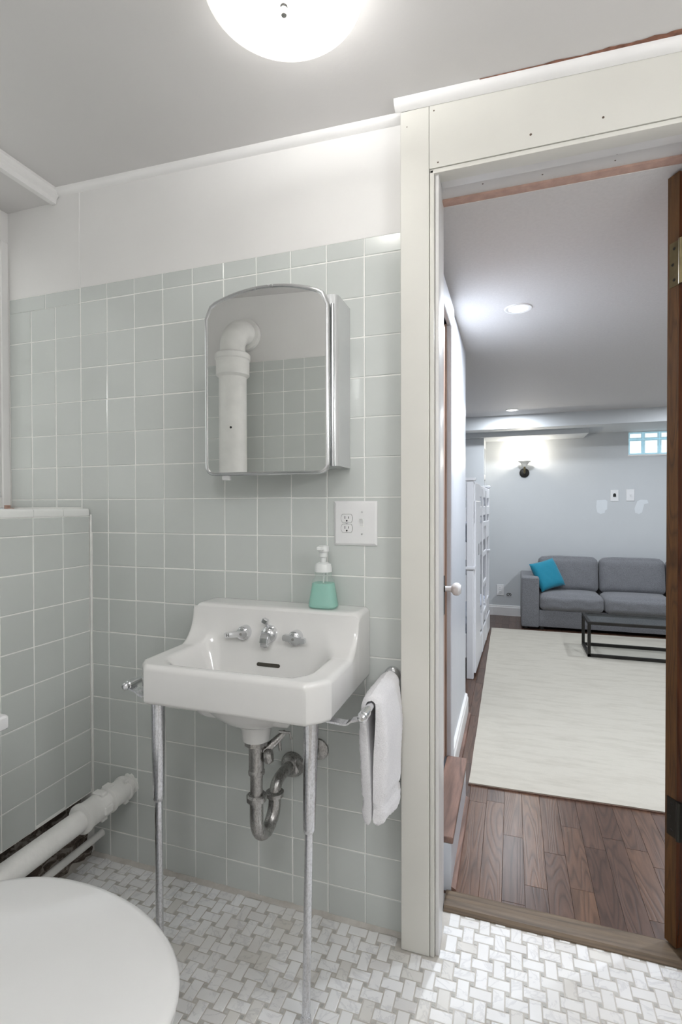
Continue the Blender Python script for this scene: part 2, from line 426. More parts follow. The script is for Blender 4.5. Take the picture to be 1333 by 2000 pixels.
# --- ceiling (bathroom)
bm = BM(); pts = []
for z in (0, 0.06):
    for x, y in ((-0.10, -2.35), (2.3, -2.35), (2.3, 0.06), (-0.10, 0.06)): pts.append(bm.verts.new((x, y, zc(x) + z)))
for f in ((0, 1, 2, 3), (7, 6, 5, 4), (0, 4, 5, 1), (1, 5, 6, 2), (2, 6, 7, 3), (3, 7, 4, 0)): bm.faces.new([pts[i] for i in f])
ceil_o = struct(obj('ceiling', bm, 'ceil'), 'grey white painted bathroom ceiling around the glass lamp', 'ceiling')
obj('soffit', box(-0.40, -0.10, -1.30, 0.06, 2.205, 2.30), 'ceil', ceil_o)

# --- sink wall
wb = BM()
addbox(wb, -0.36, XJ - 0.03, 0.0011, DY, 0, 1.9, mi=0)
addbox(wb, -0.36, XJ - 0.03, 0.0005, DY, 1.9, 2.30, mi=1)
addbox(wb, XJ - 0.03, XR + 0.03, 0.0, DY - 0.002, 2.05, 2.30, mi=1)
addbox(wb, XR + 0.03, 2.35, 0.0, DY, 0, 2.30, mi=1)
wall_back = struct(obj('wall_back', wb, ['grout', 'paint']), 'sage tiled wall with white upper part behind the sink', 'wall')
XL = 0.038                                    # face of the tiled half wall under the window
for r in range(17):
    z1 = 1.85 - r * P; z0 = max(0.004, z1 - P)
    for k in range(-3, 10):
        x0 = k * P; x1 = x0 + P
        if k == 9: x1 = 1.098
        zz0, zz1 = z0, z1
        if k < 0:
            if z1 < 1.17: continue
            zz0 = max(z0, 1.163); x0 = max(x0, -0.322)
            if zz1 - zz0 < 0.012: continue
        if k == 0 and z1 < 1.17: x0 = XL + 0.003
        if k == 0 and z1 > 1.17 and z0 < 1.15: pass
        tile_at(wall_back, '-y', (x0 + x1) / 2 + rng.uniform(-.0004, .0004), rng.uniform(-0.0005, 0.0004), (zz0 + zz1) / 2 + rng.uniform(-.0004, .0004), x1 - x0 - G - (0.002 if k < 0 else 0), zz1 - zz0 - G)
for k in range(0, 10):
    x0 = k * P; x1 = min(1.098, x0 + P)
    tile_at(wall_back, '-y', (x0 + x1) / 2, -0.0004, 1.8755, x1 - x0 - G, 0.049 - G / 2, 'cap_tile')
for x0, x1 in ((-0.322, -0.155), (-0.155, -0.003)):
    tile_at(wall_back, '-y', (x0 + x1) / 2, -0.0004, 1.8735, x1 - x0 - G, 0.050 - G / 2, 'cap_tile')
obj('paint_seam', tube([(-0.002, 0.0005, 1.9), (-0.004, 0.0005, 2.05), (-0.001, 0.0005, 2.22)], 0.0022, 6), 'trim', wall_back)
obj('caulk_joint', tube([(0.0, 0.0012, 1.16), (0.0, 0.0012, 1.9)], 0.0022, 6), 'grout', wall_back)
# dirty caulk wedge between wall and floor
bm = BM(); rr = random.Random(3); n = 60; prev = None
for i in range(n + 1):
    x = XL + (1.10 - XL) * i / n; a = 0.012 + rr.uniform(-.003, .004); b = 0.007 + rr.uniform(-.002, .003)
    cur = [bm.verts.new((x, 0.002, 0.0)), bm.verts.new((x, 0.002, b)), bm.verts.new((x, -a * 0.4, b * 0.4)), bm.verts.new((x, -a, 0.0))]
    if prev:
        for q in range(3): bm.faces.new((prev[q], cur[q], cur[q + 1], prev[q + 1]))
    prev = cur
obj('floor_caulk', bm, 'fgrout', wall_back, smooth=True)

# --- left half wall with ledge, crumbling strip below the tiles
wl = BM()
addbox(wl, -0.36, XL - 0.0051, -1.30, 0.001, 0.205, 1.135, mi=0)
addbox(wl, -0.36, XL - 0.014, -1.30, 0.001, 1.134, 1.158, mi=1)
wall_left = struct(obj('wall_left', wl, ['grout', 'trim']), 'sage tiled half wall with white ledge under the window', 'wall')
PL = 0.1064
for r in range(7, 16):
    z1 = min(1.85 - (r - 1) * P, 1.134) if r == 7 else 1.85 - (r - 1) * P
    z0 = 1.85 - r * P
    z0 = max(z0, 0.208)
    if z1 - z0 < 0.02: continue
    for j in range(12):
        y1 = -j * PL - 0.002; y0 = y1 - PL
        zb = z0 + (rng.uniform(-0.004, 0.010) if z0 < 0.21 else 0)
        tile_at(wall_left, '+x', XL - 0.004 + rng.uniform(-.0004, .0004), (y0 + y1) / 2, (zb + z1) / 2, PL - G, z1 - zb - G)
def nosing(y0, y1):
    prof = [(0.0, 0.0)] + [(0.0 + 0, 0.0)]
    poly = [(XL - 0.004, 1.1355), (XL - 0.004, 1.150)] + [(XL - 0.012 + 0.008 * cos(t), 1.150 + 0.010 * sin(t)) for t in (pi * .12, pi * .25, pi * .38)] + [(XL - 0.012, 1.160), (XL - 0.055, 1.160), (XL - 0.055, 1.1355)]
    return prism(poly, y0, y1, lambda u, v, w: (u, w, v))
for j in range(12):
    obj('bullnose_tile', nosing(-j * PL - PL + 0.0006, -j * PL - 0.0006 - (0.003 if j == 0 else 0)), 'cap_tile', wall_left, smooth=True)
obj('corner_caulk', tube([(XL, -0.001, 0.22), (XL - .001, -0.001, 0.7), (XL, -0.001, 1.14)], 0.003, 6), 'grout', wall_left)
# rubble strip: displaced grid
bm = BM(); rr = random.Random(11); ny, nz = 70, 12; gr = []
for i in range(ny + 1):
    row = []
    for j in range(nz + 1):
        y = 0.001 - 0.9 * i / ny; z = -0.002 + 0.235 * j / nz
        d = 0.022 * sin(i * 0.9 + 2 * sin(j * 1.3)) * sin(j * 1.7 + i * 0.35) + rr.uniform(-0.012, 0.012)
        x = 0.002 + d * (0.6 if j < nz else 0.2) - 0.018 * sstep(0.1, 0.2, z) + 0.028 * (1 - sstep(0.0, 0.05, z))
        row.append(bm.verts.new((x, y, z)))
    gr.append(row)
for i in range(ny):
    for j in range(nz): bm.faces.new((gr[i][j], gr[i + 1][j], gr[i + 1][j + 1], gr[i][j + 1]))
obj('crumbling_plaster', bm, 'rubble', wall_left, smooth=True, angle=70)
obj('wall_core', box(-0.36, -0.07, -1.30, 0.001, -0.01, 0.21), 'rubble', wall_left)
# --- opposite wall of the toilet nook (seen in the mirror)
YO = -1.27
wf = BM(); addbox(wf, -0.36, 0.60, YO - 0.12, YO - 0.0011, 0, 1.9, mi=0); addbox(wf, -0.36, 0.60, YO - 0.12, YO - 0.0005, 1.9, 2.30, mi=1)
wall_front = struct(obj('wall_front', wf, ['grout', 'paint']), 'tiled wall behind the toilet opposite the mirror', 'wall')
for r in range(17):
    z1 = 1.85 - r * P; z0 = max(0.004, z1 - P)
    for k in range(0, 6):
        x0 = k * P + 0.005; x1 = min(0.598, x0 + P)
        if k == 0: x0 = XL + 0.004
        tile_at(wall_front, '+y', (x0 + x1) / 2, YO, (z0 + z1) / 2, x1 - x0 - G, z1 - z0 - G)
for k in range(-3, 6):
    x0 = k * P + 0.005; x1 = min(0.598, x0 + P); x0 = max(x0, -0.322)
    tile_at(wall_front, '+y', (x0 + x1) / 2, YO, 1.8755, x1 - x0 - G, 0.049 - G / 2, 'cap_tile')
    if k < 0:
        for r in range(7):
            z1 = 1.85 - r * P; z0 = max(1.163, z1 - P)
            if z1 - z0 > 0.012: tile_at(wall_front, '+y', (x0 + x1) / 2, YO, (z0 + z1) / 2, x1 - x0 - G, z1 - z0 - G)
wr = BM(); addbox(wr, 0.54, 0.60, -2.35, YO - 0.12, 0, 2.30); addbox(wr, 0.56, 2.35, -2.41, -2.35, 0, 2.30)
struct(obj('wall_rear', wr, 'paint'), 'plain white wall at the rear of the bathroom', 'wall')
struct(obj('wall_right', box(2.30, 2.36, -2.35, 0.0, 0, 2.30), 'paint'), 'plain white wall at the right of the bathroom', 'wall')

# --- bathroom floor: basketweave marble mosaic
floor = struct(obj('floor', box(-0.05, 2.30, -2.35, 0.19, -0.06, -0.0012), 'fgrout'), 'white marble basketweave mosaic floor with grey dots', 'floor')
PP = 0.0411; LL = 0.0502; WW = 0.0262
fx0, fy0 = 1.3879 - 40 * PP, 0.0553 - 40 * PP
bricks = []; dots = []
ylim = 0.122
for i in range(-20, 80):
    for j in range(-10, 60):
        cx = fx0 + i * PP; cy = fy0 + j * PP; hor = (i + j) % 2 == 0
        w, h = (LL, WW) if hor else (WW, LL)
        x0, x1, y0, y1 = cx - w / 2, cx + w / 2, cy - h / 2, cy + h / 2
        if x1 < 0.04 or x0 > 2.25 or y1 < -1.26 or y0 > ylim: continue
        top = ylim if 1.19 < cx < 1.80 else -0.006
        if top < 0 and 1.095 < cx < 1.19: top = -0.048
        y1 = min(y1, top); x0 = max(x0, 0.045)
        if y1 - y0 < 0.006 or x1 - x0 < 0.006: continue
        bricks.append((x0, x1, y0, y1))
        dx, dy = cx + PP / 2, cy + PP / 2
        if dy < top - 0.006: dots.append((dx, dy))
def vis(b):
    q = project(((b[0] + b[1]) / 2, (b[2] + b[3]) / 2, 0))
    if not q or not (-10 < q[0] < 1345 and q[1] < 2010): return None
    return q[2]
scored = sorted([(vis(b), b) for b in bricks if vis(b) is not None and not (b[1] < 0.9 and b[2] < -0.52)], key=lambda t: t[0])
near = set(b for _, b in scored[:300])
rb = random.Random(5); FM = {}
def fl_mesh(w, h, v):
    key = (round(w, 4), round(h, 4), v)
    if key not in FM: FM[key] = tile_mesh('mosaic_tile', '+z', w, h, 0.004, 0.0009, 'marble', rnd=(v + 0.5) / 12)
    return FM[key]
SV, SF, SR = [], [], []
for b in bricks:
    w, h = b[1] - b[0], b[3] - b[2]; cx, cy = (b[0] + b[1]) / 2, (b[2] + b[3]) / 2; dz = rb.uniform(-0.0004, 0.0004)
    v = rb.randrange(12)
    if b in near: link('mosaic_tile', fl_mesh(w, h, v), floor, (cx, cy, dz))
    else:
        base = len(SV); c = 0.0009
        for s, z in ((0, -0.004), (0, -0.0007), (c, 0)):
            for sx, sy in ((-1, -1), (1, -1), (1, 1), (-1, 1)): SV.append((cx + sx * (w / 2 - s), cy + sy * (h / 2 - s), z + dz)); SR.append((v + 0.5) / 12)
        for r in (0, 4):
            for k in range(4): SF.append((base + r + k, base + r + (k + 1) % 4, base + r + 4 + (k + 1) % 4, base + r + 4 + k))
        SF.append((base + 8, base + 9, base + 10, base + 11))
me = bpy.data.meshes.new('mosaic_tiles'); me.from_pydata(SV, [], SF); me.materials.append(M['marble'])
a = me.attributes.new('rnd', 'FLOAT', 'POINT'); a.data.foreach_set('value', SR)
tag(link('mosaic_tiles', me, floor), kind='stuff')
SV, SF = [], []
for dx, dy in dots:
    base = len(SV); s = 0.0042
    for z, q in ((-0.004, s), (-0.0006, s), (-0.0002, s - 0.0006)):
        for sx, sy in ((-1, -1), (1, -1), (1, 1), (-1, 1)): SV.append((dx + sx * q, dy + sy * q, z))
    for r in (0, 4):
        for k in range(4): SF.append((base + r + k, base + r + (k + 1) % 4, base + r + 4 + (k + 1) % 4, base + r + 4 + k))
    SF.append((base + 8, base + 9, base + 10, base + 11))
me = bpy.data.meshes.new('mosaic_dots'); me.from_pydata(SV, [], SF); me.materials.append(M['dot'])
tag(link('mosaic_dots', me, floor), kind='stuff')

# --- mouldings at the ceiling
def cove(x0, x1, yb, r, zoff=0.0, n=24):
    bm = BM(); prev = None
    for i in range(n + 1):
        x = x0 + (x1 - x0) * i / n; z = zc(x) + zoff
        prof = [(yb, z), (yb - r, z)] + [(yb - r * cos(t), z - r * 0.95 * sin(t)) for t in (0.35, 0.7, 1.05, 1.4)] + [(yb, z - r)]
        cur = [bm.verts.new((x, y, zz)) for y, zz in prof]
        if prev:
            for k in range(len(cur)): bm.faces.new((prev[k], cur[k], cur[(k + 1) % len(cur)], prev[(k + 1) % len(cur)]))
        else: bm.faces.new(cur)
        prev = cur
    bm.faces.new(prev[::-1]); return bm
struct(obj('trim_1', cove(-0.105, 1.0995, 0.001, 0.020), 'trim', smooth=True), 'white quarter round moulding along the ceiling above the sink wall', 'trim')
t2 = struct(obj('trim_2', cove(1.088, 2.28, -0.047, 0.022, -0.0005), 'trim', smooth=True), 'white quarter round moulding above the door header', 'trim')
bm = BM(); rr = random.Random(2); prev = None; n = 60
for i in range(n + 1):
    x = 1.30 + 0.67 * i / n; w = 0.011 * sstep(0.1, 0.8, i / n) + rr.uniform(-.0015, .003) * (i > 8)
    y0 = -0.069; z = zc(x) - 0.0006
    cur = [bm.verts.new((x, y0 + 0.004, z)), bm.verts.new((x, y0 + 0.004, z - 0.003)), bm.verts.new((x, y0 - max(w, 0.0008), z - 0.0012)), bm.verts.new((x, y0 - max(w, 0.0008), z))]
    if prev:
        for k in range(4): bm.faces.new((prev[k], cur[k], cur[(k + 1) % 4], prev[(k + 1) % 4]))
    prev = cur
obj('torn_paint_edge', bm, 'torn', t2)
bm = prism([(-0.121, 2.243), (-0.083, 2.243), (-0.083, 2.232), (-0.090, 2.220), (-0.098, 2.212), (-0.100, 2.196), (-0.118, 2.196), (-0.121, 2.2)], -1.28, -0.001, lambda u, v, w: (u, w, v))
struct(obj('trim_3', bm, 'trim'), 'white moulding along the lowered ceiling edge by the window', 'trim')

# --- door casing
cas = thing('trim_4', 'cream painted door casing with tall header board and jambs', 'door frame', (1.14, -0.02, 0.0)); cas['kind'] = 'structure'
YC = -0.046
def casing_board(poly, z0, z1): return prism(poly, z0, z1, lambda u, v, w: (u, v, w))
obj('casing_upright', box(1.1005, 1.1745, YC, 0.0, 0.0, zc(1.14) - 0.021, 0.0015), 'cast', cas)
obj('header_board', prism([(1.1755, 2.021), (1.95, 2.021), (1.95, zc(1.95) - 0.0205), (1.1755, zc(1.1755) - 0.0205)], YC, 0.0, lambda u, v, w: (u, w, v)), 'cast', cas)
obj('edge_bead', box(1.1755, 1.1872, YC + 0.002, 0.0, 0.0, 2.0195, 0.003, 2), 'cast', cas, smooth=True)
obj('head_bead', box(1.1755, 1.83, YC + 0.002, 0.0, 2.0085, 2.0202, 0.003, 2), 'cast', cas, smooth=True)
obj('side_jamb', box(1.158, XJ, 0.001, DY, 0.0, 2.05), 'jamb', cas)
obj('side_jamb', box(XR, XR + 0.03, 0.001, DY, 0.0, 2.05), 'jamb', cas)
obj('head_jamb', box(XJ, XR, 0.001, DY - 0.028, 2.030, 2.05), 'jamb', cas)
obj('door_stop', box(XJ, XJ + 0.010, -0.036, 0.030, 0.0, 2.020, 0.0025, 2), 'jamb', cas, smooth=True)
obj('door_stop', box(XJ + 0.010, XR, -0.036, 0.030, 2.010, 2.030, 0.0025, 2), 'jamb', cas, smooth=True)
obj('bare_rabbet', box(XJ, XR, DY - 0.028, DY, 2.024, 2.05), 'rawwood', cas)
obj('right_casing', box(XR + 0.012, XR + 0.09, YC, 0.0, 0.0, 2.02, 0.0015), 'cast', cas)
for x, z, r in ((1.197, 2.033, .0022), (1.417, 2.052, .003), (1.573, 2.055, .0028), (1.187, 2.165, .002), (1.118, 2.14, .0015)):
    obj('nail_hole', lathe([(r, 0), (r * .8, 0.0006), (0, 0.0007)], (x, YC, z), (0, -1, 0), 10), 'wood_dots', cas)
for x, y in ((1.30, 0.075), (1.45, 0.055), (1.45, 0.085), (1.62, 0.06), (1.62, 0.085)):
    obj('nail_hole', lathe([(.0022, 0), (.0018, 0.0005), (0, 0.0006)], (x, y, 2.030), (0, 0, -1), 10), 'wood_dots', cas)
# --- threshold
bm = prism([(0.118, 0.0), (0.118, 0.004), (0.128, 0.012), (0.150, 0.014), (0.185, 0.013), (0.197, 0.006), (0.198, 0.0)], 1.19, XR + 0.02, lambda u, v, w: (w, u, v))
struct(obj('trim_5', bm, 'sill'), 'worn brown oak threshold under the open door', 'threshold')

# --- open door
door = thing('door_1', 'dark varnished wooden door standing open at the right edge', 'door', (1.77, 0.17, 0.02)); door['kind'] = 'structure'
dA = Vector((1.7605, 0.186)); dB = Vector((1.7785, 0.157)); e = (dB - dA).normalized(); dl = Vector((-e.y, e.x)); th = (dB - dA).length
def dpt(s, t, z): q = dA + e * (t * th) + dl * s; return (q.x, q.y, z)
def dbox(s0, s1, t0, t1, z0, z1): return prism([(s0, t0), (s1, t0), (s1, t1), (s0, t1)], z0, z1, lambda u, v, w: dpt(u, v, w))
obj('leaf', dbox(0.0008, 0.60, 0, 1, 0.02, 2.016), 'doorwood', door)
obj('hinge_edge', dbox(0, 0.0008, 0.0, 1.0, 0.02, 2.016), 'dooredge', door)
obj('panel_moulding', dbox(0.11, 0.50, 0.99, 1.12, 0.22, 0.90), 'doorwood', door)
obj('panel_moulding', dbox(0.11, 0.50, 0.99, 1.12, 1.08, 1.88), 'doorwood', door)
for z0, z1, mt in ((1.728, 1.842, 'brass'), (0.305, 0.405, 'darkbrass')):
    h = obj('hinge', dbox(-0.0016, 0.0002, 0.20, 1.12, z0, z1), mt, door)
    q = dpt(-0.002, 1.25, 0)
    obj('knuckle', tube([(q[0], q[1], z0), (q[0], q[1], z1)], 0.006, 14), mt, h)
    obj('leaf_plate', box(q[0], XR + 0.004, q[1] - 0.001, q[1] + 0.001, z0, z1), mt, h)
    for s in (0.15, 0.5, 0.85):
        q2 = dpt(-0.0016, 0.5 + 0.12 * (s != 0.5), z0 + (z1 - z0) * s)
        obj('screw', lathe([(0.0042, 0), (0.0036, 0.0008), (0, 0.001)], q2, (-dl.x, -dl.y, 0), 12), 'darkbrass' if mt == 'brass' else 'steel', h)

# --- window by the ledge
win = thing('window_1', 'old white painted window over the tiled ledge', 'window', (-0.33, -0.4, 1.16)); win['kind'] = 'structure'
obj('frame', addbox(addbox(addbox(addbox(BM(), -0.352, -0.322, -0.030, -0.001, 1.16, 2.10, 0.003), -0.352, -0.322, -1.0, -0.97, 1.16, 2.10, 0.003), -0.352, -0.322, -0.97, -0.03, 2.06, 2.10, 0.003), -0.352, -0.322, -0.97, -0.03, 1.16, 1.20, 0.003), 'trim', win)
obj('sash_stile', box(-0.348, -0.331, -0.048, -0.030, 1.20, 2.06, 0.002), 'trim', win)
for z in (1.455, 1.705): obj('glazing_bar', box(-0.348, -0.333, -0.97, -0.048, z - 0.011, z + 0.011, 0.003), 'trim', win)
for y in (-0.35, -0.66): obj('glazing_bar', box(-0.348, -0.333, y - 0.011, y + 0.011, 1.20, 2.06, 0.003), 'trim', win)
for z0, z1 in ((1.20, 1.444), (1.466, 1.694), (1.716, 2.06)):
    for y0, y1 in ((-0.97, -0.67), (-0.65, -0.36), (-0.34, -0.048)): obj('pane', box(-0.342, -0.339, y0, y1, z0, z1), 'obscure', win)
obj('rust_stain', addbox(addbox(BM(), -0.322, -0.318, -0.026, -0.004, 1.159, 1.172, 0.001), -0.320, -0.300, -0.02, -0.004, 1.158, 1.161, 0.001), 'rawwood', win)
wlu = BM(); addbox(wlu, -0.40, -0.325, -0.001, 0.06, 1.158, 2.30); addbox(wlu, -0.40, -0.325, -1.30, -0.001, 2.10, 2.30); addbox(wlu, -0.40, -0.325, -1.30, -1.0, 1.158, 2.10)
struct(obj('wall_window', wlu, 'paint'), 'white painted wall around the bathroom window', 'wall')

# =================================================================== DEN BEYOND THE DOOR
ZD = 2.022; XW = 1.13; YW = 1.56; YF = 4.36
struct(obj('ceiling', addbox(BM(), -0.5, 4.3, DY, YF + 0.05, ZD, ZD + 0.05), 'den_ceil'), 'textured grey ceiling of the room beyond the door', 'ceiling')
cb = struct(obj('ceiling_beam', box(-0.5, 4.3, 3.74, YF, 1.897, ZD + 0.01), 'den_wall'), 'wide dropped ceiling beam before the far wall', 'beam')
obj('lower_box', box(-0.5, 2.06, 3.97, YF, 1.852, 1.897), 'den_wall', cb)
# far wall with window hole
wx0, wx1, wz0, wz1 = 2.468, 3.28, 1.665, 1.893
bm = BM(); addbox(bm, -0.5, wx0, YF, YF + 0.2, 0, ZD); addbox(bm, wx1, 4.3, YF, YF + 0.2, 0, ZD); addbox(bm, wx0, wx1, YF, YF + 0.2, 0, wz0); addbox(bm, wx0, wx1, YF, YF + 0.2, wz1, ZD)
wall_far = struct(obj('wall_far', bm, 'den_wall'), 'pale grey far wall behind the sofa', 'wall')
def blob(cx, cz, pts): return prism([(cx + u, cz + v) for u, v in pts], YF - 0.0012, YF + 0.001, lambda u, v, w: (u, w, v))
obj('paint_patch', blob(2.230, 1.150, [(-.045, .07), (.035, .075), (.052, .06), (.05, -.02), (.03, -.035), (.03, -.055), (-.01, -.068), (-.04, -.05), (-.05, .0)]), 'patch', wall_far)
obj('paint_patch', blob(2.578, 1.150, [(-.03, .06), (.0, .075), (.055, .07), (.066, .04), (.03, .03), (.02, -.01), (.012, -.05), (-.015, -.068), (-.05, -.055), (-.055, -.01)]), 'patch', wall_far)
struct(obj('wall_den', addbox(addbox(BM(), XW - 0.09, XW, DY, 0.165, 0, ZD), XW - 0.09, XW, 0.715, YW, 0, ZD), 'den_white'), 'glossy white partition wall beside the closet door', 'wall')
wd = bpy.data.objects['wall_den']
obj('lintel', box(XW - 0.09, XW, 0.165, 0.715, 1.885, ZD), 'den_white', wd)
struct(obj('wall_alcove', addbox(addbox(BM(), -0.5, XW - 0.09, YW - 0.1, YW, 0, ZD), -0.56, -0.5, YW - 0.1, YF, 0, ZD), 'den_wall'), 'grey wall at the side of the bunk bed alcove', 'wall')
struct(obj('wall_den_right', box(4.3, 4.36, DY, YF + 0.2, 0, ZD), 'den_wall'), 'grey right wall of the room beyond', 'wall')
struct(obj('wall_den_near', box(2.35, 4.3, DY - 0.05, DY, 0, ZD), 'den_wall'), 'grey near wall of the room beyond', 'wall')
# shelved column behind the bunk bed
colm = struct(obj('wall_column', addbox(addbox(addbox(addbox(BM(), 0.75, 1.07, 4.02, YF, 0, 1.852), 1.07, 1.105, 4.02, 4.09, 0, 1.852), 1.07, 1.105, 4.29, YF, 0, 1.852), 1.07, 1.105, 4.09, 4.29, 1.76, 1.852), 'den_wall'), 'boxed wall column with small niches behind the bunk bed', 'column')
for z in (0.9, 1.20, 1.44): obj('niche_shelf', box(1.07, 1.105, 4.09, 4.29, z, z + 0.05), 'trim', colm)
# baseboards
bprof = [(0, 0), (0.016, 0), (0.016, 0.085), (0.011, 0.095), (0.011, 0.103), (0.0, 0.108)]
struct(obj('baseboard_far', prism([(YF - u, v) for u, v in bprof], 1.105, 4.3, lambda u, v, w: (w, u, v)), 'trim'), 'white moulded baseboard along the far wall', 'baseboard')
struct(obj('baseboard_left', prism([(XW + u, v * 1.15) for u, v in bprof], 0.8155, YW, lambda u, v, w: (u, w, v)), 'trim'), 'white baseboard on the partition wall past the wooden step', 'baseboard')
struct(obj('trim_6', prism([(XW + 0.016, 0), (XW + 0.032, 0), (XW + 0.028, 0.012), (XW + 0.016, 0.018)], 0.816, YW, lambda u, v, w: (u, w, v)), 'plankdark' if False else 'tread'), 'brown quarter round strip at the foot of the partition baseboard', 'trim')
# wood floor
den_floor = struct(obj('floor', box(-0.5, 4.3, 0.19, YF, -0.06, -0.006), 'slot'), 'brown oak plank floor of the room beyond', 'floor')
SWd = 0.066; rp = random.Random(21); PM = {}
SV, SF, SR = [], [], []
def plank_geo(w, l, c=0.0006):
    pts = []
    for s, z in ((0, -0.008), (0, -0.0004), (c, 0)):
        for sx, sy in ((-1, -1), (1, -1), (1, 1), (-1, 1)): pts.append((sx * (w / 2 - s), sy * (l / 2 - s), z))
    fs = []
    for r in (0, 4):
        for k in range(4): fs.append((r + k, r + (k + 1) % 4, r + 4 + (k + 1) % 4, r + 4 + k))
    fs.append((8, 9, 10, 11)); return pts, fs
x = -0.5
while x < 4.3:
    y = 0.19 - rp.uniform(0, 0.35)
    while y < YF:
        l = rp.choice((0.32, 0.42, 0.55)); y0 = max(y, 0.19); y1 = min(y + l, YF); y += l
        if y1 - y0 < 0.004: continue
        v = rp.randrange(16); w = SWd - 0.0006
        cx, cy = x + SWd / 2, (y0 + y1) / 2
        pts, fs = plank_geo(w, y1 - y0 - 0.0008)
        isp = (1.13 < cx < 2.05 and y0 < 1.0) or (1.10 < cx < 1.30) or (1.10 < cx < 1.6 and y1 > 3.6)
        if isp:
            me = bpy.data.meshes.new('plank'); me.from_pydata(pts, [], fs); me.materials.append(M['plank'])
            a = me.attributes.new('rnd', 'FLOAT', 'POINT'); a.data.foreach_set('value', [v / 15] * len(pts))
            link('plank', me, den_floor, (cx, cy, 0))
        else:
            b0 = len(SV); SV += [(px + cx, py + cy, pz) for px, py, pz in pts]; SF += [tuple(i + b0 for i in f) for f in fs]; SR += [v / 15] * len(pts)
    x += SWd
me = bpy.data.meshes.new('planks'); me.from_pydata(SV, [], SF); me.materials.append(M['plank'])
a = me.attributes.new('rnd', 'FLOAT', 'POINT'); a.data.foreach_set('value', SR)
tag(link('planks', me, den_floor), kind='stuff')

# closet door in the partition
d2 = thing('door_2', 'tan closet door with white casing and porcelain knob', 'door', (XW, 0.36, 0.17)); d2['kind'] = 'structure'
obj('leaf', box(XW - 0.04, XW - 0.006, 0.172, 0.695, 0.172, 1.868), 'closet', d2)
obj('casing', box(XW - 0.02, XW + 0.016, 0.715, 0.815, 0.0, 1.885, 0.003), 'den_white', d2)
obj('casing', box(XW - 0.02, XW + 0.016, DY + 0.002, 0.825, 1.885, 1.985, 0.003), 'den_white', d2)
obj('jamb', box(XW - 0.06, XW - 0.001, 0.700, 0.7145, 0.166, 1.885), 'closet', d2)
pl = obj('lock_plate', box(XW - 0.006, XW - 0.002, 0.605, 0.655, 0.745, 0.895, 0.001), 'darkbrass', d2)
kn = obj('knob', lathe([(0.011, 0.0), (0.010, 0.018), (0.012, 0.028), (0.022, 0.036), (0.0255, 0.045), (0.024, 0.055), (0.015, 0.064), (0, 0.066)], (XW - 0.002, 0.63, 0.848), (1, 0, 0), 24), 'toilet', pl, smooth=True)
obj('knob_neck', lathe([(0.014, 0.0), (0.014, 0.004), (0.009, 0.006), (0.009, 0.012), (0.0, 0.012)], (XW - 0.002, 0.63, 0.848), (1, 0, 0), 20), 'darkbrass', pl, smooth=True)
# step
st = thing('wooden_step', 'low step with stained wooden tread and white riser under the closet door', 'step', (1.17, 0.43, 0))
obj('riser', box(XW, 1.203, 0.20, 0.712, 0, 0.145), 'den_white', st)
obj('tread', box(XW, 1.208, 0.20, 0.714, 0.145, 0.165, 0.002), 'tread', st)
obj('shoe_strip', prism([(1.203, 0), (1.219, 0), (1.216, 0.010), (1.203, 0.016)], 0.20, 0.712, lambda u, v, w: (u, w, v)), 'tread', st)

# glass block window
w2 = thing('window_2', 'daylit glass block window high on the far wall', 'window', ((wx0 + wx1) / 2, YF, wz0)); w2['kind'] = 'structure'
obj('sill', box(wx0 - 0.004, wx1, YF - 0.006, YF + 0.10, wz0 - 0.012, wz0 + 0.004, 0.002), 'trim', w2)
cols = [wx0, 2.601, 2.742, 2.883, 3.024, 3.165, wx1]; rows = [wz0 + 0.004, 1.822, wz1]
for i in range(6):
    for j in range(2):
        x0, x1, z0, z1 = cols[i] + .002, cols[i + 1] - .002, rows[j] + .002, rows[j + 1] - .002
        b = obj('glass_block', box(x0, x1, YF + 0.03, YF + 0.10, z0, z1, 0.006, 2), 'blockedge', w2, smooth=True)
        obj('lit_face', box(x0 + .016, x1 - .016, YF + 0.026, YF + 0.031, z0 + .014, z1 - .014, 0.002), 'blockglass', b)
obj('mortar', box(wx0, wx1, YF + 0.05, YF + 0.12, wz0, wz1), 'blockedge', w2)

# recessed lights
for (x, y, lab, pw) in ((1.400, 1.0, 'round recessed downlight nearer the doorway', 16), (1.374, 3.47, 'round recessed downlight close to the ceiling beam', 8), (2.85, 1.0, 'round recessed downlight right of the doorway view', 16), (2.85, 3.2, 'round recessed downlight over the right part of the sofa', 10)):
    t = thing('recessed_light', lab, 'ceiling light', (x, y, ZD), 'recessed downlights')
    obj('trim_ring', lathe([(0.040, 0), (0.058, 0), (0.056, 0.004), (0.046, 0.005), (0.040, 0.002)], (x, y, ZD - 0.0), (0, 0, -1), 32), 'trim', t, smooth=True)
    obj('lens', lathe([(0.041, 0), (0.041, 0.0022), (0, 0.0024)], (x, y, ZD), (0, 0, -1), 32), 'can', t, smooth=True)
    light('downlight', 'AREA', (x, y, ZD - 0.008), pw, (0.86, 0.92, 1.0), 0.08, parent=t)

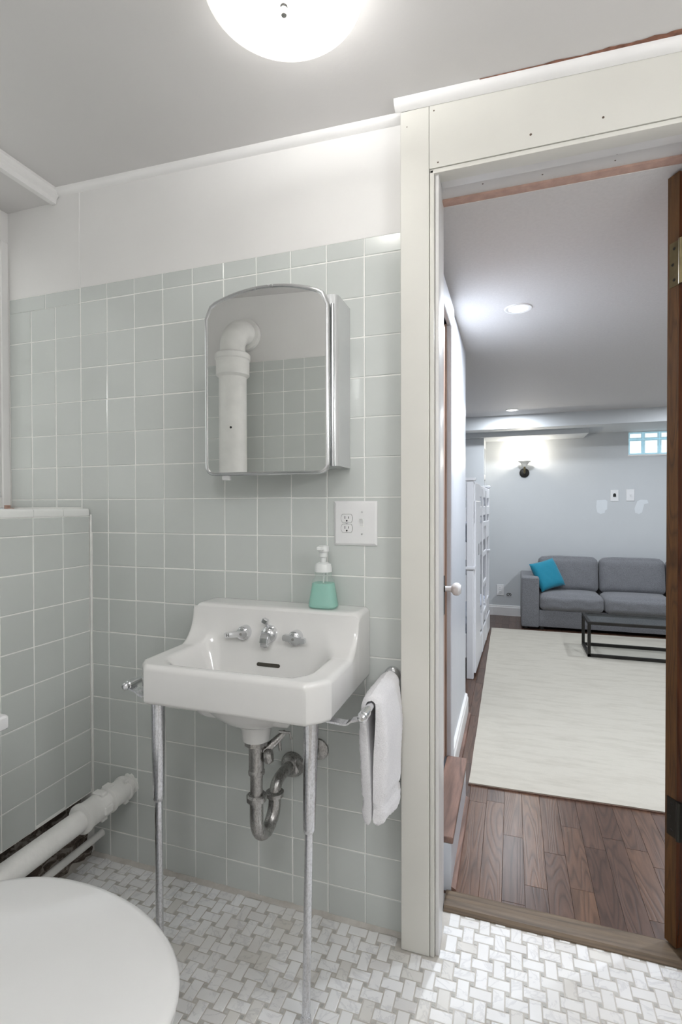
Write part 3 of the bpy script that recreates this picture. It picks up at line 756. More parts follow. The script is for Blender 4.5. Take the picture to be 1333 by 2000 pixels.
# =================================================================== BATHROOM OBJECTS
# ---- ceiling lamp
LX, LY, LZ = 0.9590, -0.4520, 2.148
zt = zc(LX)
lamp = thing('ceiling_lamp', 'round frosted glass ceiling lamp with metal finial', 'lamp', (LX, LY, zt))
obj('canopy', lathe([(0.06, 0), (0.06, 0.012), (0.05, 0.018), (0, 0.019)], (LX, LY, zt - 0.001), (0, 0, -1), 32), 'alu', lamp, smooth=True)
obj('stem', tube([(LX, LY, zt - 0.01), (LX, LY, LZ - 0.02)], 0.004, 12), 'alu', lamp)
R0 = 0.151; prof = []
for i in range(15):
    t = i / 14; prof.append((R0 * t, -0.018 * (1 - t * t)))
prof2 = [(r, h + 0.0035) for r, h in prof[::-1]]
sh = obj('glass_dish', lathe([(max(r, 0.0), h) for r, h in prof] + [(R0 + 0.002, 0.002)] + prof2, (LX, LY, LZ), (0, 0, 1), 64), 'lampglass', lamp, smooth=True)
obj('finial', lathe([(0.0, 0.0), (0.0055, 0.001), (0.0065, 0.006), (0.0065, 0.013), (0.0045, 0.016), (0.0075, 0.018), (0.0075, 0.024), (0.0, 0.025)], (LX, LY, LZ - 0.042), (0, 0, 1), 24), 'dullmetal', lamp, smooth=True)
for s in (-1, 1):
    bx = LX + s * 0.055
    b = obj('bulb', lathe([(0, 0), (0.012, 0.003), (0.019, 0.014), (0.019, 0.026), (0.011, 0.044), (0.010, 0.05), (0, 0.05)], (bx + s * 0.02, LY, LZ + 0.024), (-s, 0, 0.05), 20), 'bulb', lamp, smooth=True)
light('lamp_bulb_light', 'POINT', (LX, LY, LZ + 0.022), 4.3, (1.0, 0.995, 0.985), 0.03, parent=lamp)
# unseen fill lamp added behind the camera to even out the bathroom light
gx, gy = 1.22, -1.62; gz = zc(gx)
gl = thing('fill_globe_lamp', 'added frosted globe pendant as unseen fill light at the back of the bathroom', 'lamp', (gx, gy, gz))
obj('rod', tube([(gx, gy, gz - 0.01), (gx, gy, gz - 0.26)], 0.006, 12), 'alu', gl)
obj('canopy', lathe([(0.07, 0), (0.07, 0.012), (0.05, 0.02), (0, 0.021)], (gx, gy, gz - 0.001), (0, 0, -1), 32), 'alu', gl, smooth=True)
obj('globe', lathe([(0.05, 0.0), (0.10, -0.03), (0.13, -0.07), (0.13, -0.10), (0.10, -0.14), (0.05, -0.163), (0, -0.17)], (gx, gy, gz - 0.24), (0, 0, 1), 40), 'globe', gl, smooth=True)

rw = thing('fill_wall_globe', 'added frosted globe as unseen fill light on the right bathroom wall', 'lamp', (2.30, -0.98, 1.50))  # invented wall lamp, placed to brighten the mirrored wall and left side
obj('back_plate', lathe([(0.06, 0), (0.06, 0.012), (0.045, 0.02), (0, 0.021)], (2.30, -0.98, 1.50), (-1, 0, 0), 32), 'alu', rw, smooth=True)
obj('arm', tube(bez((2.29, -0.98, 1.50), (2.20, -0.98, 1.49), (2.15, -0.98, 1.49), (2.15, -0.98, 1.54), 8), 0.009, 12), 'alu', rw, smooth=True)
obj('globe', lathe([(0, 0), (0.05, 0.008), (0.09, 0.035), (0.11, 0.08), (0.11, 0.12), (0.09, 0.165), (0.05, 0.192), (0, 0.20)], (2.15, -0.98, 1.53), (0, 0, 1), 40), 'globe', rw, smooth=True)

# ---- medicine cabinet with arched mirror
mc = thing('medicine_cabinet', 'wall mounted medicine cabinet with arched mirror door', 'cabinet', (0.76, 0.0, 1.27))
bx0, bx1, bz0, bz1 = 0.590, 0.949, 1.270, 1.712
poly = [(bx0, 0.0), (bx0, -0.090), (bx0 + 0.012, -0.108), (bx1 - 0.022, -0.112)] + [(bx1 - 0.022 + 0.022 * sin(t), -0.090 - 0.022 * cos(t)) for t in (0.4, 0.8, 1.2)] + [(bx1, -0.088), (bx1, 0.0)]
obj('body', prism(poly, bz0, bz1, lambda u, v, w: (u, v, w)), 'cabinet', mc, smooth=True)
TH = 0.020                                           # the door hangs slightly ajar on its right hinge
hx, hy = 0.934, -0.117
def mp(u, v, n): # u along door from hinge to the left, v up, n out
    ux, uy = -cos(TH), -sin(TH); nx, ny = sin(TH), -cos(TH)
    return (hx + ux * u + nx * n, hy + uy * u + ny * n, v)
DW = 0.362; zb, zs, za = 1.2485, 1.690, 1.751
def outline(ins):
    u0, u1 = ins, DW - ins; b = zb + ins; rc = 0.028 - ins * 0.8; rt = 0.030 - ins * 0.6
    pts = []
    pts += [(u0 + rc - rc * sin(t), b + rc - rc * cos(t)) for t in [pi / 2 * i / 6 for i in range(6, -1, -1)]][::-1][::-1]
    # start bottom near the hinge, walk to the far side
    pts = [(u0, b + rc)] + [(u0 + rc - rc * cos(t), b + rc - rc * sin(t)) for t in [pi / 2 * i / 6 for i in range(1, 7)]]
    pts += [(u1 - rc + rc * sin(t), b + rc - rc * cos(t)) for t in [pi / 2 * i / 6 for i in range(0, 7)]]
    # arched top: corner then shallow arc
    c = DW / 2; half = (u1 - u0) / 2; top = za - ins; sag = 0.040
    rad = (half * half + sag * sag) / (2 * sag)
    arc = []
    for i in range(25):
        u = u1 - (u1 - u0) * i / 24; arc.append((u, top - rad + sqrt(max(0, rad * rad - (u - c) ** 2))))
    # round the two corners by pulling the arc ends down
    out = []
    for u, v in arc:
        d = min(u1 - u, u - u0)
        if d < rt: v -= rt * (1 - sqrt(max(0, 1 - (1 - d / rt) ** 2))) * 1.0
        out.append((u, v))
    extra = [(u1 - dd, top - sag - rt * (1 - sqrt(1 - (1 - dd / rt) ** 2)) + 0.0) for dd in ()]
    return pts + out
def outline_fine(ins):
    return outline(ins)
rings = []
bm = BM()
for ins, n in ((0.004, 0.0), (0.0, 0.004), (0.0, 0.013), (0.003, 0.0165), (0.0075, 0.0165), (0.0095, 0.0125)):
    rings.append([bm.verts.new(mp(u, v, n)) for u, v in outline(ins)])
for A, B in zip(rings, rings[1:]):
    k = len(A)
    for i in range(k): bm.faces.new((A[i], A[(i + 1) % k], B[(i + 1) % k], B[i]))
bm.faces.new(rings[0])
dr = obj('door', bm, 'alu', mc, smooth=True, angle=50)
bm = BM(); bm.faces.new([bm.verts.new(mp(u, v, 0.0128)) for u, v in outline(0.0088)])
g = bmesh.ops.extrude_face_region(bm, geom=list(bm.faces)); vs = [x for x in g['geom'] if isinstance(x, bmesh.types.BMVert)]
bmesh.ops.translate(bm, verts=vs, vec=(-sin(TH) * 0.003, cos(TH) * 0.003, 0))
obj('mirror', bm, 'mirror', dr)
obj('hinge_strip', tube([(hx + 0.004, hy + 0.002, zb + 0.02), (hx + 0.004, hy + 0.002, 1.685)], 0.0045, 10), 'alu', mc)
q = mp(DW - 0.062, zb - 0.006, 0.006)
obj('finger_pull', box(q[0] - 0.011, q[0] + 0.011, q[1] - 0.006, q[1] + 0.006, q[2] - 0.006, q[2] + 0.007, 0.003, 2), 'clear', dr, smooth=True)

# ---- outlet and switch plate
pt = thing('wall_plate', 'square white plate with double outlet and light switch beside the cabinet', 'outlet', (0.9645, -0.001, 1.056))
bm = BM()
x0, x1, z0, z1 = 0.9025, 1.0265, 1.0565, 1.1795
A = [(x0, z0), (x1, z0), (x1, z1), (x0, z1)]
lv = [(0, -0.0006), (0, -0.0025), (0.006, -0.0065)]
rg = [[bm.verts.new((x + (s if x == x0 else -s), y, z + (s if z == z0 else -s))) for x, z in A] for s, y in lv]
for a_, b_ in zip(rg, rg[1:]):
    for i in range(4): bm.faces.new((a_[i], a_[(i + 1) % 4], b_[(i + 1) % 4], b_[i]))
bm.faces.new(rg[-1]); bm.faces.new(rg[0][::-1])
obj('plate', bm, 'plastic', pt)
for zc_ in (1.1315, 1.1040):
    pol = []
    for i in range(40):
        t = 2 * pi * i / 40; pol.append((0.9405 + 0.0165 * cos(t), zc_ + max(-0.0115, min(0.0115, 0.0165 * sin(t)))))
    s = obj('socket', prism(pol, -0.0063, -0.0078, lambda u, v, w: (u, w, v)), 'plastic', pt)
    obj('socket_gap', prism([(0.9405 + (u - .9405) * 1.05, zc_ + (v - zc_) * 1.06) for u, v in pol], -0.0060, -0.0067, lambda u, v, w: (u, w, v)), 'slot', s)
    obj('slot', box(0.9345, 0.9362, -0.0082, -0.0077, zc_ - 0.0015, zc_ + 0.0065), 'black', s)
    obj('slot', box(0.9448, 0.9464, -0.0082, -0.0077, zc_ - 0.0008, zc_ + 0.0055), 'black', s)
    obj('ground_hole', lathe([(0.0024, 0), (0.0024, 0.0005), (0, 0.0005)], (0.9405, -0.0077, zc_ - 0.0065), (0, -1, 0), 14), 'black', s)
sw = obj('switch_toggle', prism([(-0.0065, 1.1105), (-0.0075, 1.1105), (-0.009, 1.118), (-0.0175, 1.131), (-0.0165, 1.1335), (-0.0065, 1.1275)], 0.984 - 0.0045, 0.984 + 0.0045, lambda u, v, w: (w, u, v)), 'plastic', pt)
obj('switch_slot', box(0.984 - 0.0055, 0.984 + 0.0055, -0.0069, -0.0064, 1.1085, 1.130), 'grout', sw)
for x, z in ((0.9405, 1.1178), (0.984, 1.149), (0.984, 1.0885)):
    obj('screw', lathe([(0.0028, 0), (0.0024, 0.0009), (0, 0.0011)], (x, -0.0064, z), (0, -1, 0), 14), 'alu', pt, smooth=True)

# ---- washbasin
SX0, SX1 = 0.510, 1.0045; SXC = (SX0 + SX1) / 2
SYF, CH = -0.365, 0.040
ZR, ZB, ZS = 0.790, 0.697, 0.889               # rim, underside, splashback top
sink = thing('washbasin', 'white porcelain console sink on two chrome legs with chrome taps', 'sink', (SXC, -0.2, 0.0))
def base_z(y):
    # flat rim, then a concave sweep up into the splashback
    if y < -0.175: return ZR
    t = (y + 0.175) / 0.070
    if t < 1: return ZR + (ZS - ZR) * (1 - sqrt(max(0, 1 - t * t))) ** 0.9
    return ZS
def xlim(y):
    c = max(0.0, (SYF + CH) - y)
    return SX0 + c, SX1 - c
def sdf_rr(x, y, cx, cy, hx_, hy_, r):
    qx, qy = abs(x - cx) - hx_ + r, abs(y - cy) - hy_ + r
    return hypot(max(qx, 0), max(qy, 0)) + min(max(qx, qy), 0) - r
def basin_z(x, y):
    z = base_z(y)
    d = -sdf_rr(x, y, SXC, -0.2235, 0.198, 0.1185, 0.07)   # positive inside
    if d > 0:
        k = sstep(0.0, 0.085, d)
        fl = 0.655 - 0.02 * sstep(0.05, 0.1, d)
        soft = sstep(-0.02, 0.02, d)
        yb = sstep(-0.118, -0.165, y) if y > -0.165 else 1.0
        z = z + (fl - z) * k
    else: z -= 0
    return z
def dense(a, b, n, r=0.014, m=5):
    out = [a + r * (1 - cos(pi / 2 * i / m)) for i in range(m)]
    out += [a + r + (b - a - 2 * r) * i / n for i in range(n + 1)]
    out += [b - r * (1 - cos(pi / 2 * i / m)) for i in range(m - 1, -1, -1)]
    return out
ys = dense(SYF, SYF + CH, 6, 0.012)[:11] + [SYF + CH * 0.999 + (-0.180 - SYF - CH) * i / 26 for i in range(1, 27)] + [-0.18 + 0.075 * (i / 26) for i in range(1, 27)]
ys = sorted(set(round(v, 5) for v in ys)) 
ys = [y for y in ys if y < -0.1055] + [-0.1052, -0.105 + 0.0015, -0.105 + 0.004, -0.105 + 0.008, -0.105 + 0.014, -0.07, -0.035, -0.012, -0.006, -0.002, -0.0005]
us = dense(0, 1, 56, 0.03, 6)
top = BM(); grid = []
for y in ys:
    a_, b_ = xlim(y); row = []
    for u in us:
        x = a_ + (b_ - a_) * u
        z = basin_z(x, y)
        dx = min(x - a_, b_ - x); dyf = y - SYF
        r = 0.014
        for d in (dx, dyf):
            if d < r: z -= r * (1 - sqrt(max(0, 1 - (1 - d / r) ** 2))) * 0.9
        if -0.105 <= y < -0.091: z -= 0.014 * (1 - sqrt(max(0, 1 - (1 - (y + 0.105) / 0.014) ** 2)))
        if y > -0.006: z -= 0.003 * (1 - (-y / 0.006))
        # chamfered front corners of the splashback
        if y > -0.105:
            cut = (0.03 - dx) - (y + 0.105)
            if cut > 0: z -= min(0.01, cut * 0.25)
        row.append(top.verts.new((x, y, z)))
    grid.append(row)
ny_, nx_ = len(grid), len(us)
for i in range(ny_ - 1):
    for j in range(nx_ - 1): top.faces.new((grid[i][j], grid[i][j + 1], grid[i + 1][j + 1], grid[i + 1][j]))
loop = [grid[0][j] for j in range(nx_)] + [grid[i][-1] for i in range(1, ny_)] + [grid[-1][j] for j in range(nx_ - 2, -1, -1)] + [grid[i][0] for i in range(ny_ - 2, 0, -1)]
cen = Vector((SXC, -0.19, 0)); prev = loop
for ins, z in ((0.0, ZB + 0.010), (0.003, ZB + 0.003), (0.010, ZB)):
    cur = []
    for v in loop:
        d = Vector((cen.x - v.co.x, cen.y - v.co.y, 0)); d.normalize()
        cur.append(top.verts.new((v.co.x + d.x * ins, min(v.co.y + d.y * ins, -0.0005), z)))
    for i in range(len(loop)):
        k = (i + 1) % len(loop); top.faces.new((prev[i], prev[k], cur[k], cur[i]))
    prev = cur
# bowl under the rim
for t, z in ((0.90, ZB + 0.001), (0.80, ZB + 0.001), (0.72, ZB - 0.012), (0.60, ZB - 0.036), (0.46, ZB - 0.060), (0.30, ZB - 0.076), (0.17, ZB - 0.084)):
    cur = []
    for i, v in enumerate(loop):
        ang = math.atan2((v.co.y - (-0.21)) * 1.6, v.co.x - SXC)
        s = sstep(0.92, 0.81, t)
        ex, ey = SXC + 0.215 * t * cos(ang), -0.205 + 0.165 * t * sin(ang)
        rx, ry = SXC + (v.co.x - SXC) * t, -0.205 + (v.co.y + 0.205) * t
        cur.append(top.verts.new((rx + (ex - rx) * s, ry + (ey - ry) * s, z)))
    for i in range(len(loop)):
        k = (i + 1) % len(loop); top.faces.new((prev[i], prev[k], cur[k], cur[i]))
    prev = cur
top.faces.new(prev)
basin = obj('basin', top, 'porcelain', sink, smooth=True, angle=60)
DX, DYn = 0.765, -0.21
obj('drain_boss', lathe([(0.052, 0.0), (0.040, -0.012), (0.036, -0.03), (0.034, -0.045), (0.0, -0.045)], (DX, DYn, 0.625), (0, 0, 1), 32), 'porcelain', sink, smooth=True)
# overflow slot on the back slope of the bowl
def surf(x, y): return Vector((x, y, basin_z(x, y)))
yo = -0.1415
def surf_frame(x, y):
    p = surf(x, y); t = (surf(x, y + 0.004) - surf(x, y - 0.004)).normalized(); n = Vector((1, 0, 0)).cross(t); return p, t, n
p0, tt, nn = surf_frame(DX, yo)
pol = [(-0.029 + 0.0048 * cos(t), 0.0048 * sin(t)) for t in [pi / 2 + pi * i / 8 for i in range(9)]] + [(0.029 + 0.0048 * cos(t), 0.0048 * sin(t)) for t in [-pi / 2 + pi * i / 8 for i in range(9)]]
obj('overflow_slot', prism(pol, -0.004, 0.0015, lambda u, v, w: p0 + Vector((1, 0, 0)) * u + tt * v + nn * w), 'slot', basin)
obj('drain_ring', lathe([(0.024, 0), (0.022, 0.003), (0.016, 0.002), (0, 0.001)], (DX, -0.215, 0.634), (0, 0, 1), 24), 'chrome', basin, smooth=True)

# taps: local frame on the splashback, facing -y
YT = -0.1035
def tap_base(name, x, z, parent):
    return obj(name, lathe([(0.0255, 0), (0.0255, 0.003), (0.0225, 0.005), (0.0195, 0.006), (0.0195, 0.020), (0.018, 0.030), (0.0, 0.031)], (x, YT, z), (0, -1, 0), 32), 'chrome', parent, smooth=True)
def lever(x, z, ang, lab, L=0.052, T=0.019):
    t = tap_base('tap', x, z, sink); t['label'] = lab
    poly = [(-T + 0.003, -0.0085), (L - 0.004, -0.0070), (L, -0.005), (L, 0.005), (L - 0.004, 0.0070), (-T + 0.003, 0.0085), (-T, 0.004), (-T, -0.004)]
    ca, sa = cos(ang), sin(ang)
    obj('lever_handle', prism(poly, 0.030, 0.040, lambda u, v, w: (x + u * ca - v * sa, YT - w, z + u * sa + v * ca)), 'chrome', t)
    obj('hub', lathe([(0.0165, 0.028), (0.0165, 0.036), (0.013, 0.0385), (0, 0.039)], (x, YT, z), (0, -1, 0), 28), 'chrome', t, smooth=True)
    obj('screw', lathe([(0.0042, 0.0400), (0.0036, 0.0412), (0, 0.0412)], (x, YT, z), (0, -1, 0), 14), 'dullmetal', t)
    lx = x + (L - 0.011) * ca; lz = z + (L - 0.011) * sa; k = []
    # small engraved letter H on the hot lever
    if lab.startswith('left'):
        for du, hw in ((-0.003, 0.0006), (0.003, 0.0006)):
            k.append((du - hw, du + hw, -0.0045, 0.0045))
        k.append((-0.003, 0.003, -0.0006, 0.0006)); bmh = BM()
        for u0, u1, v0, v1 in k:
            merge(bmh, prism([(u0, v0), (u1, v0), (u1, v1), (u0, v1)], 0.0399, 0.0404, lambda u, v, w: (lx + u * ca - v * sa, YT - w, lz + u * sa + v * ca)))
        obj('letter_h', bmh, 'slot', t)
    return t
lever(0.684, 0.8215, radians(188), 'left chrome tap with lever pointing left, marked H')
lever(0.836, 0.8195, radians(-5), 'right chrome tap with lever pointing right', 0.034, 0.030)
sp = obj('spout', lathe([(0.0275, 0), (0.0275, 0.003), (0.0245, 0.0055), (0.0240, 0.012), (0.0225, 0.022), (0.018, 0.031), (0.010, 0.036), (0.0, 0.037)], (0.757, YT, 0.8215), (0, -1, 0), 36), 'chrome', sink, smooth=True)
bm = prism([(-0.012, 0.830), (-0.034, 0.832), (-0.046, 0.826), (-0.052, 0.815), (-0.053, 0.803), (-0.031, 0.803), (-0.028, 0.810), (-0.012, 0.806)], 0.757 - 0.0125, 0.757 + 0.0125, lambda u, v, w: (w, YT + u, v))
bmesh.ops.bevel(bm, geom=list(bm.edges), offset=0.003, segments=2, affect='EDGES')
obj('nozzle', bm, 'chrome', sp, smooth=True)
obj('aerator', box(0.757 - 0.0105, 0.757 + 0.0105, YT - 0.052, YT - 0.032, 0.795, 0.804, 0.002), 'chrome', sp)
bm = tube([(0.753, YT - 0.014, 0.842), (0.749, YT - 0.018, 0.852)], 0.0035, 10)
addbox(bm, 0.739, 0.755, YT - 0.027, YT - 0.013, 0.850, 0.864, 0.002, 1, rot=Matrix.Rotation(radians(25), 3, 'Y'))
obj('pop_up_knob', bm, 'chrome', sp)

# legs
for xt, xb, lab in ((0.5555, 0.550, 'left'), (0.9575, 0.940, 'right')):
    yt, yb = -0.320, -0.312
    def lp(t): return (xb + (xt - xb) * t, yb + (yt - yb) * t, 0.695 * t)
    lg = obj('leg', tube([lp(0.012), lp(0.30), lp(0.66)], 0.0093, 18), 'pit', sink, smooth=True)
    obj('sleeve', tube([lp(0.640), lp(0.646), lp(0.655), lp(0.70), lp(0.85), lp(0.999)], [0.0105, 0.0130, 0.0138, 0.0144, 0.0160, 0.0172], 24), 'pit', lg, smooth=True)
    obj('foot', tube([lp(0.0), lp(0.006), lp(0.035), lp(0.042)], [0.0135, 0.0135, 0.0118, 0.0098], 20), 'pit', lg, smooth=True)
# towel bars
for s, lab in ((-1, 'left'), (1, 'right')):
    xb = SXC + s * 0.3125; zbr = 0.709
    tb = obj('towel_bar', tube([(xb, -0.004, zbr), (xb, -0.292, zbr)], 0.0085, 18), 'chrome', sink, smooth=True)
    obj('end_cap', lathe([(0.0115, 0), (0.0115, 0.026), (0.0095, 0.028), (0.0095, 0.036), (0.006, 0.040), (0, 0.041)], (xb, -0.272, zbr), (0, -1, 0), 22), 'chrome', tb, smooth=True)
    obj('wall_flange', lathe([(0.0225, 0.0), (0.0225, 0.004), (0.019, 0.010), (0.013, 0.014), (0.0125, 0.024), (0.0, 0.024)], (xb, -0.0006, zbr), (0, -1, 0), 28), 'chrome', tb, smooth=True)
    # flat strap from under the basin, curling up to the bar
    xi = SXC + s * 0.185; path = [(xi, 0.691), (xb - s * 0.045, 0.686)] + [(xb - s * 0.045 + s * 0.022 * sin(t), 0.686 + 0.022 - 0.022 * cos(t)) for t in (0.3, 0.6, 0.9)] + [(xb - s * 0.004, 0.702)]
    bm = BM(); prev = None
    for px, pz in path:
        cur = [bm.verts.new((px, y, pz + dz)) for y, dz in ((-0.300, -0.0022), (-0.276, -0.0022), (-0.276, 0.0022), (-0.300, 0.0022))]
        if prev:
            for k in range(4): bm.faces.new((prev[k], prev[(k + 1) % 4], cur[(k + 1) % 4], cur[k]))
        else: bm.faces.new(cur)
        prev = cur
    bm.faces.new(prev[::-1])
    obj('bracket', bm, 'pit', tb)
# drain and trap
tr = obj('drain_pipe', tube([(DX, DYn, 0.586), (DX, DYn, 0.50), (DX, DYn, 0.496), (DX, DYn, 0.40)], [0.0190, 0.0190, 0.0160, 0.0158], 24), 'dullmetal', sink, smooth=True)
obj('coupling_nut', lathe([(0.030, 0), (0.030, 0.013), (0.026, 0.018), (0.0, 0.018)], (DX, DYn, 0.567), (0, 0, 1), 8), 'dullmetal', tr)
obj('step_collar', lathe([(0.0205, 0), (0.0205, 0.008), (0.0185, 0.012), (0, 0.012)], (DX, DYn, 0.492), (0, 0, 1), 24), 'dullmetal', tr, smooth=True)
pts = [Vector((DX, DYn, 0.43)), Vector((DX, DYn, 0.39))]
yb2 = -0.118; cy_ = (DYn + yb2) / 2; rad = (yb2 - DYn) / 2
pts += [Vector((DX + 0.006 * (i / 12), cy_ - rad * cos(pi * i / 12), 0.372 - 1.15 * rad * sin(pi * i / 12))) for i in range(13)]
pts += [Vector((DX + 0.006, yb2, 0.395))]
obj('trap_bend', tube(pts, 0.0172, 20), 'dullmetal', tr, smooth=True)
obj('slip_nut', lathe([(0.020, 0), (0.0255, 0.003), (0.0255, 0.015), (0.021, 0.019), (0.0, 0.019)], (DX, DYn, 0.422), (0, 0, 1), 24), 'dullmetal', tr, smooth=True)
obj('slip_nut', lathe([(0.020, 0), (0.0245, 0.003), (0.0245, 0.013), (0.020, 0.016), (0.0, 0.016)], (DX + 0.006, yb2, 0.385), (0, 0, 1), 24), 'dullmetal', tr, smooth=True)
pts = bez((DX + 0.006, yb2, 0.385), (DX + 0.006, yb2, 0.425), (DX + 0.007, -0.088, 0.432), (DX + 0.008, -0.005, 0.418), 12)
obj('trap_arm', tube(pts, 0.0155, 20), 'dullmetal', tr, smooth=True)
obj('escutcheon', lathe([(0.036, 0), (0.035, 0.008), (0.029, 0.020), (0.019, 0.027), (0.0, 0.027)], (DX + 0.008, -0.0008, 0.417), (0, -1, 0), 32), 'dullmetal', tr, smooth=True)
# pop-up linkage and supply stop behind the right leg
pk = obj('pop_up_linkage', tube([(DX + 0.015, DYn + 0.01, 0.545), (DX + 0.045, DYn + 0.03, 0.572), (DX + 0.062, DYn + 0.04, 0.590)], [0.012, 0.010, 0.006], 12), 'dullmetal', sink, smooth=True)
obj('clevis', tube([(DX + 0.048, DYn + 0.03, 0.592), (DX + 0.074, DYn + 0.04, 0.588), (DX + 0.078, DYn + 0.04, 0.572)], 0.0035, 8), 'dullmetal', pk)
obj('rod', tube([(DX + 0.050, DYn + 0.03, 0.575), (DX + 0.052, DYn + 0.03, 0.545)], 0.004, 8), 'dullmetal', pk)
obj('side_outlet', lathe([(0.0, 0.0), (0.017, 0.002), (0.020, 0.010), (0.016, 0.02), (0, 0.022)], (DX + 0.020, DYn + 0.005, 0.535), (1, 0.3, 0.2), 20), 'dullmetal', pk, smooth=True)
sv = obj('stop_valve', tube([(0.853, -0.002, 0.473), (0.845, -0.055, 0.470)], 0.008, 14), 'dullmetal', sink, smooth=True)
obj('valve_flange', lathe([(0.030, 0), (0.029, 0.006), (0.012, 0.012), (0, 0.012)], (0.853, -0.0008, 0.473), (0, -1, 0), 28), 'dullmetal', sv, smooth=True)
obj('valve_handle', lathe([(0.019, 0), (0.021, 0.004), (0.019, 0.010), (0.008, 0.014), (0, 0.014)], (0.828, -0.060, 0.452), (-0.5, -0.8, -0.1), 10), 'dullmetal', sv, smooth=True)
obj('supply_tube', tube(bez((0.845, -0.05, 0.475), (0.845, -0.05, 0.56), (0.835, -0.06, 0.60), (0.835, -0.06, 0.70), 10), 0.005, 10), 'dullmetal', sv, smooth=True)

# ---- soap bottle
bxp, byp, bzp = 0.889, -0.056, ZS + 0.0005
so = thing('soap_bottle', 'clear pump bottle of mint green foaming soap on the sink', 'bottle', (bxp, byp, bzp))
def bottle_prof(grow): # rounded-square section, wide base, narrow neck
    return [(0.0385, 0.0), (0.0405, 0.004), (0.0400, 0.012), (0.0345, 0.045), (0.0285, 0.075), (0.0235, 0.083), (0.0225, 0.098)]
def sq_lathe(prof, c, n=40, ex=3.2, ax=1.0, ay=0.74, cap0=True, cap1=True):
    bm = BM(); rings = []
    for r, h in prof:
        rg = []
        rr_ = ex if h < 0.08 else 2.0
        for k in range(n):
            t = 2 * pi * k / n; ct, st_ = cos(t), sin(t)
            q_ = (abs(ct) ** rr_ + abs(st_) ** rr_) ** (-1 / rr_)
            ayy = ay + (1 - ay) * sstep(0.06, 0.085, h)
            rg.append(bm.verts.new((c[0] + r * q_ * ct * ax, c[1] + r * q_ * st_ * ayy, c[2] + h)))
        rings.append(rg)
    for a_, b_ in zip(rings, rings[1:]):
        for k in range(n): bm.faces.new((a_[k], a_[(k + 1) % n], b_[(k + 1) % n], b_[k]))
    if cap0: bm.faces.new(rings[0])
    if cap1: bm.faces.new(rings[-1])
    return bm
obj('body', sq_lathe(bottle_prof(0), (bxp, byp, bzp)), 'bottle', so, smooth=True)
obj('soap', sq_lathe([(0.0365, 0.003), (0.0385, 0.006), (0.0380, 0.012), (0.0325, 0.045), (0.0285, 0.068)], (bxp, byp, bzp)), 'soap', so, smooth=True)
obj('dip_tube', tube([(bxp + 0.002, byp, bzp + 0.10), (bxp, byp, bzp + 0.06), (bxp - 0.007, byp - 0.008, bzp + 0.005)], 0.0022, 8), 'pump', so)
obj('pump_collar', lathe([(0.0235, 0.0), (0.0235, 0.012), (0.021, 0.021), (0.012, 0.026), (0.0, 0.026)], (bxp, byp, bzp + 0.098), (0, 0, 1), 32), 'pump', so, smooth=True)
obj('pump_stem', tube([(bxp, byp, bzp + 0.122), (bxp, byp, bzp + 0.136), (bxp, byp, bzp + 0.139), (bxp, byp, bzp + 0.152)], [0.008, 0.008, 0.0115, 0.0115], 20), 'pump', so, smooth=True)
bm = lathe([(0.0115, 0), (0.0150, 0.004), (0.0145, 0.016), (0.012, 0.019), (0, 0.019)], (bxp + 0.001, byp, bzp + 0.150), (0, 0, 1), 24)
addbox(bm, bxp - 0.007, bxp + 0.007, byp - 0.034, byp, bzp + 0.158, bzp + 0.168, 0.002)
obj('pump_head', bm, 'pump', so, smooth=True)

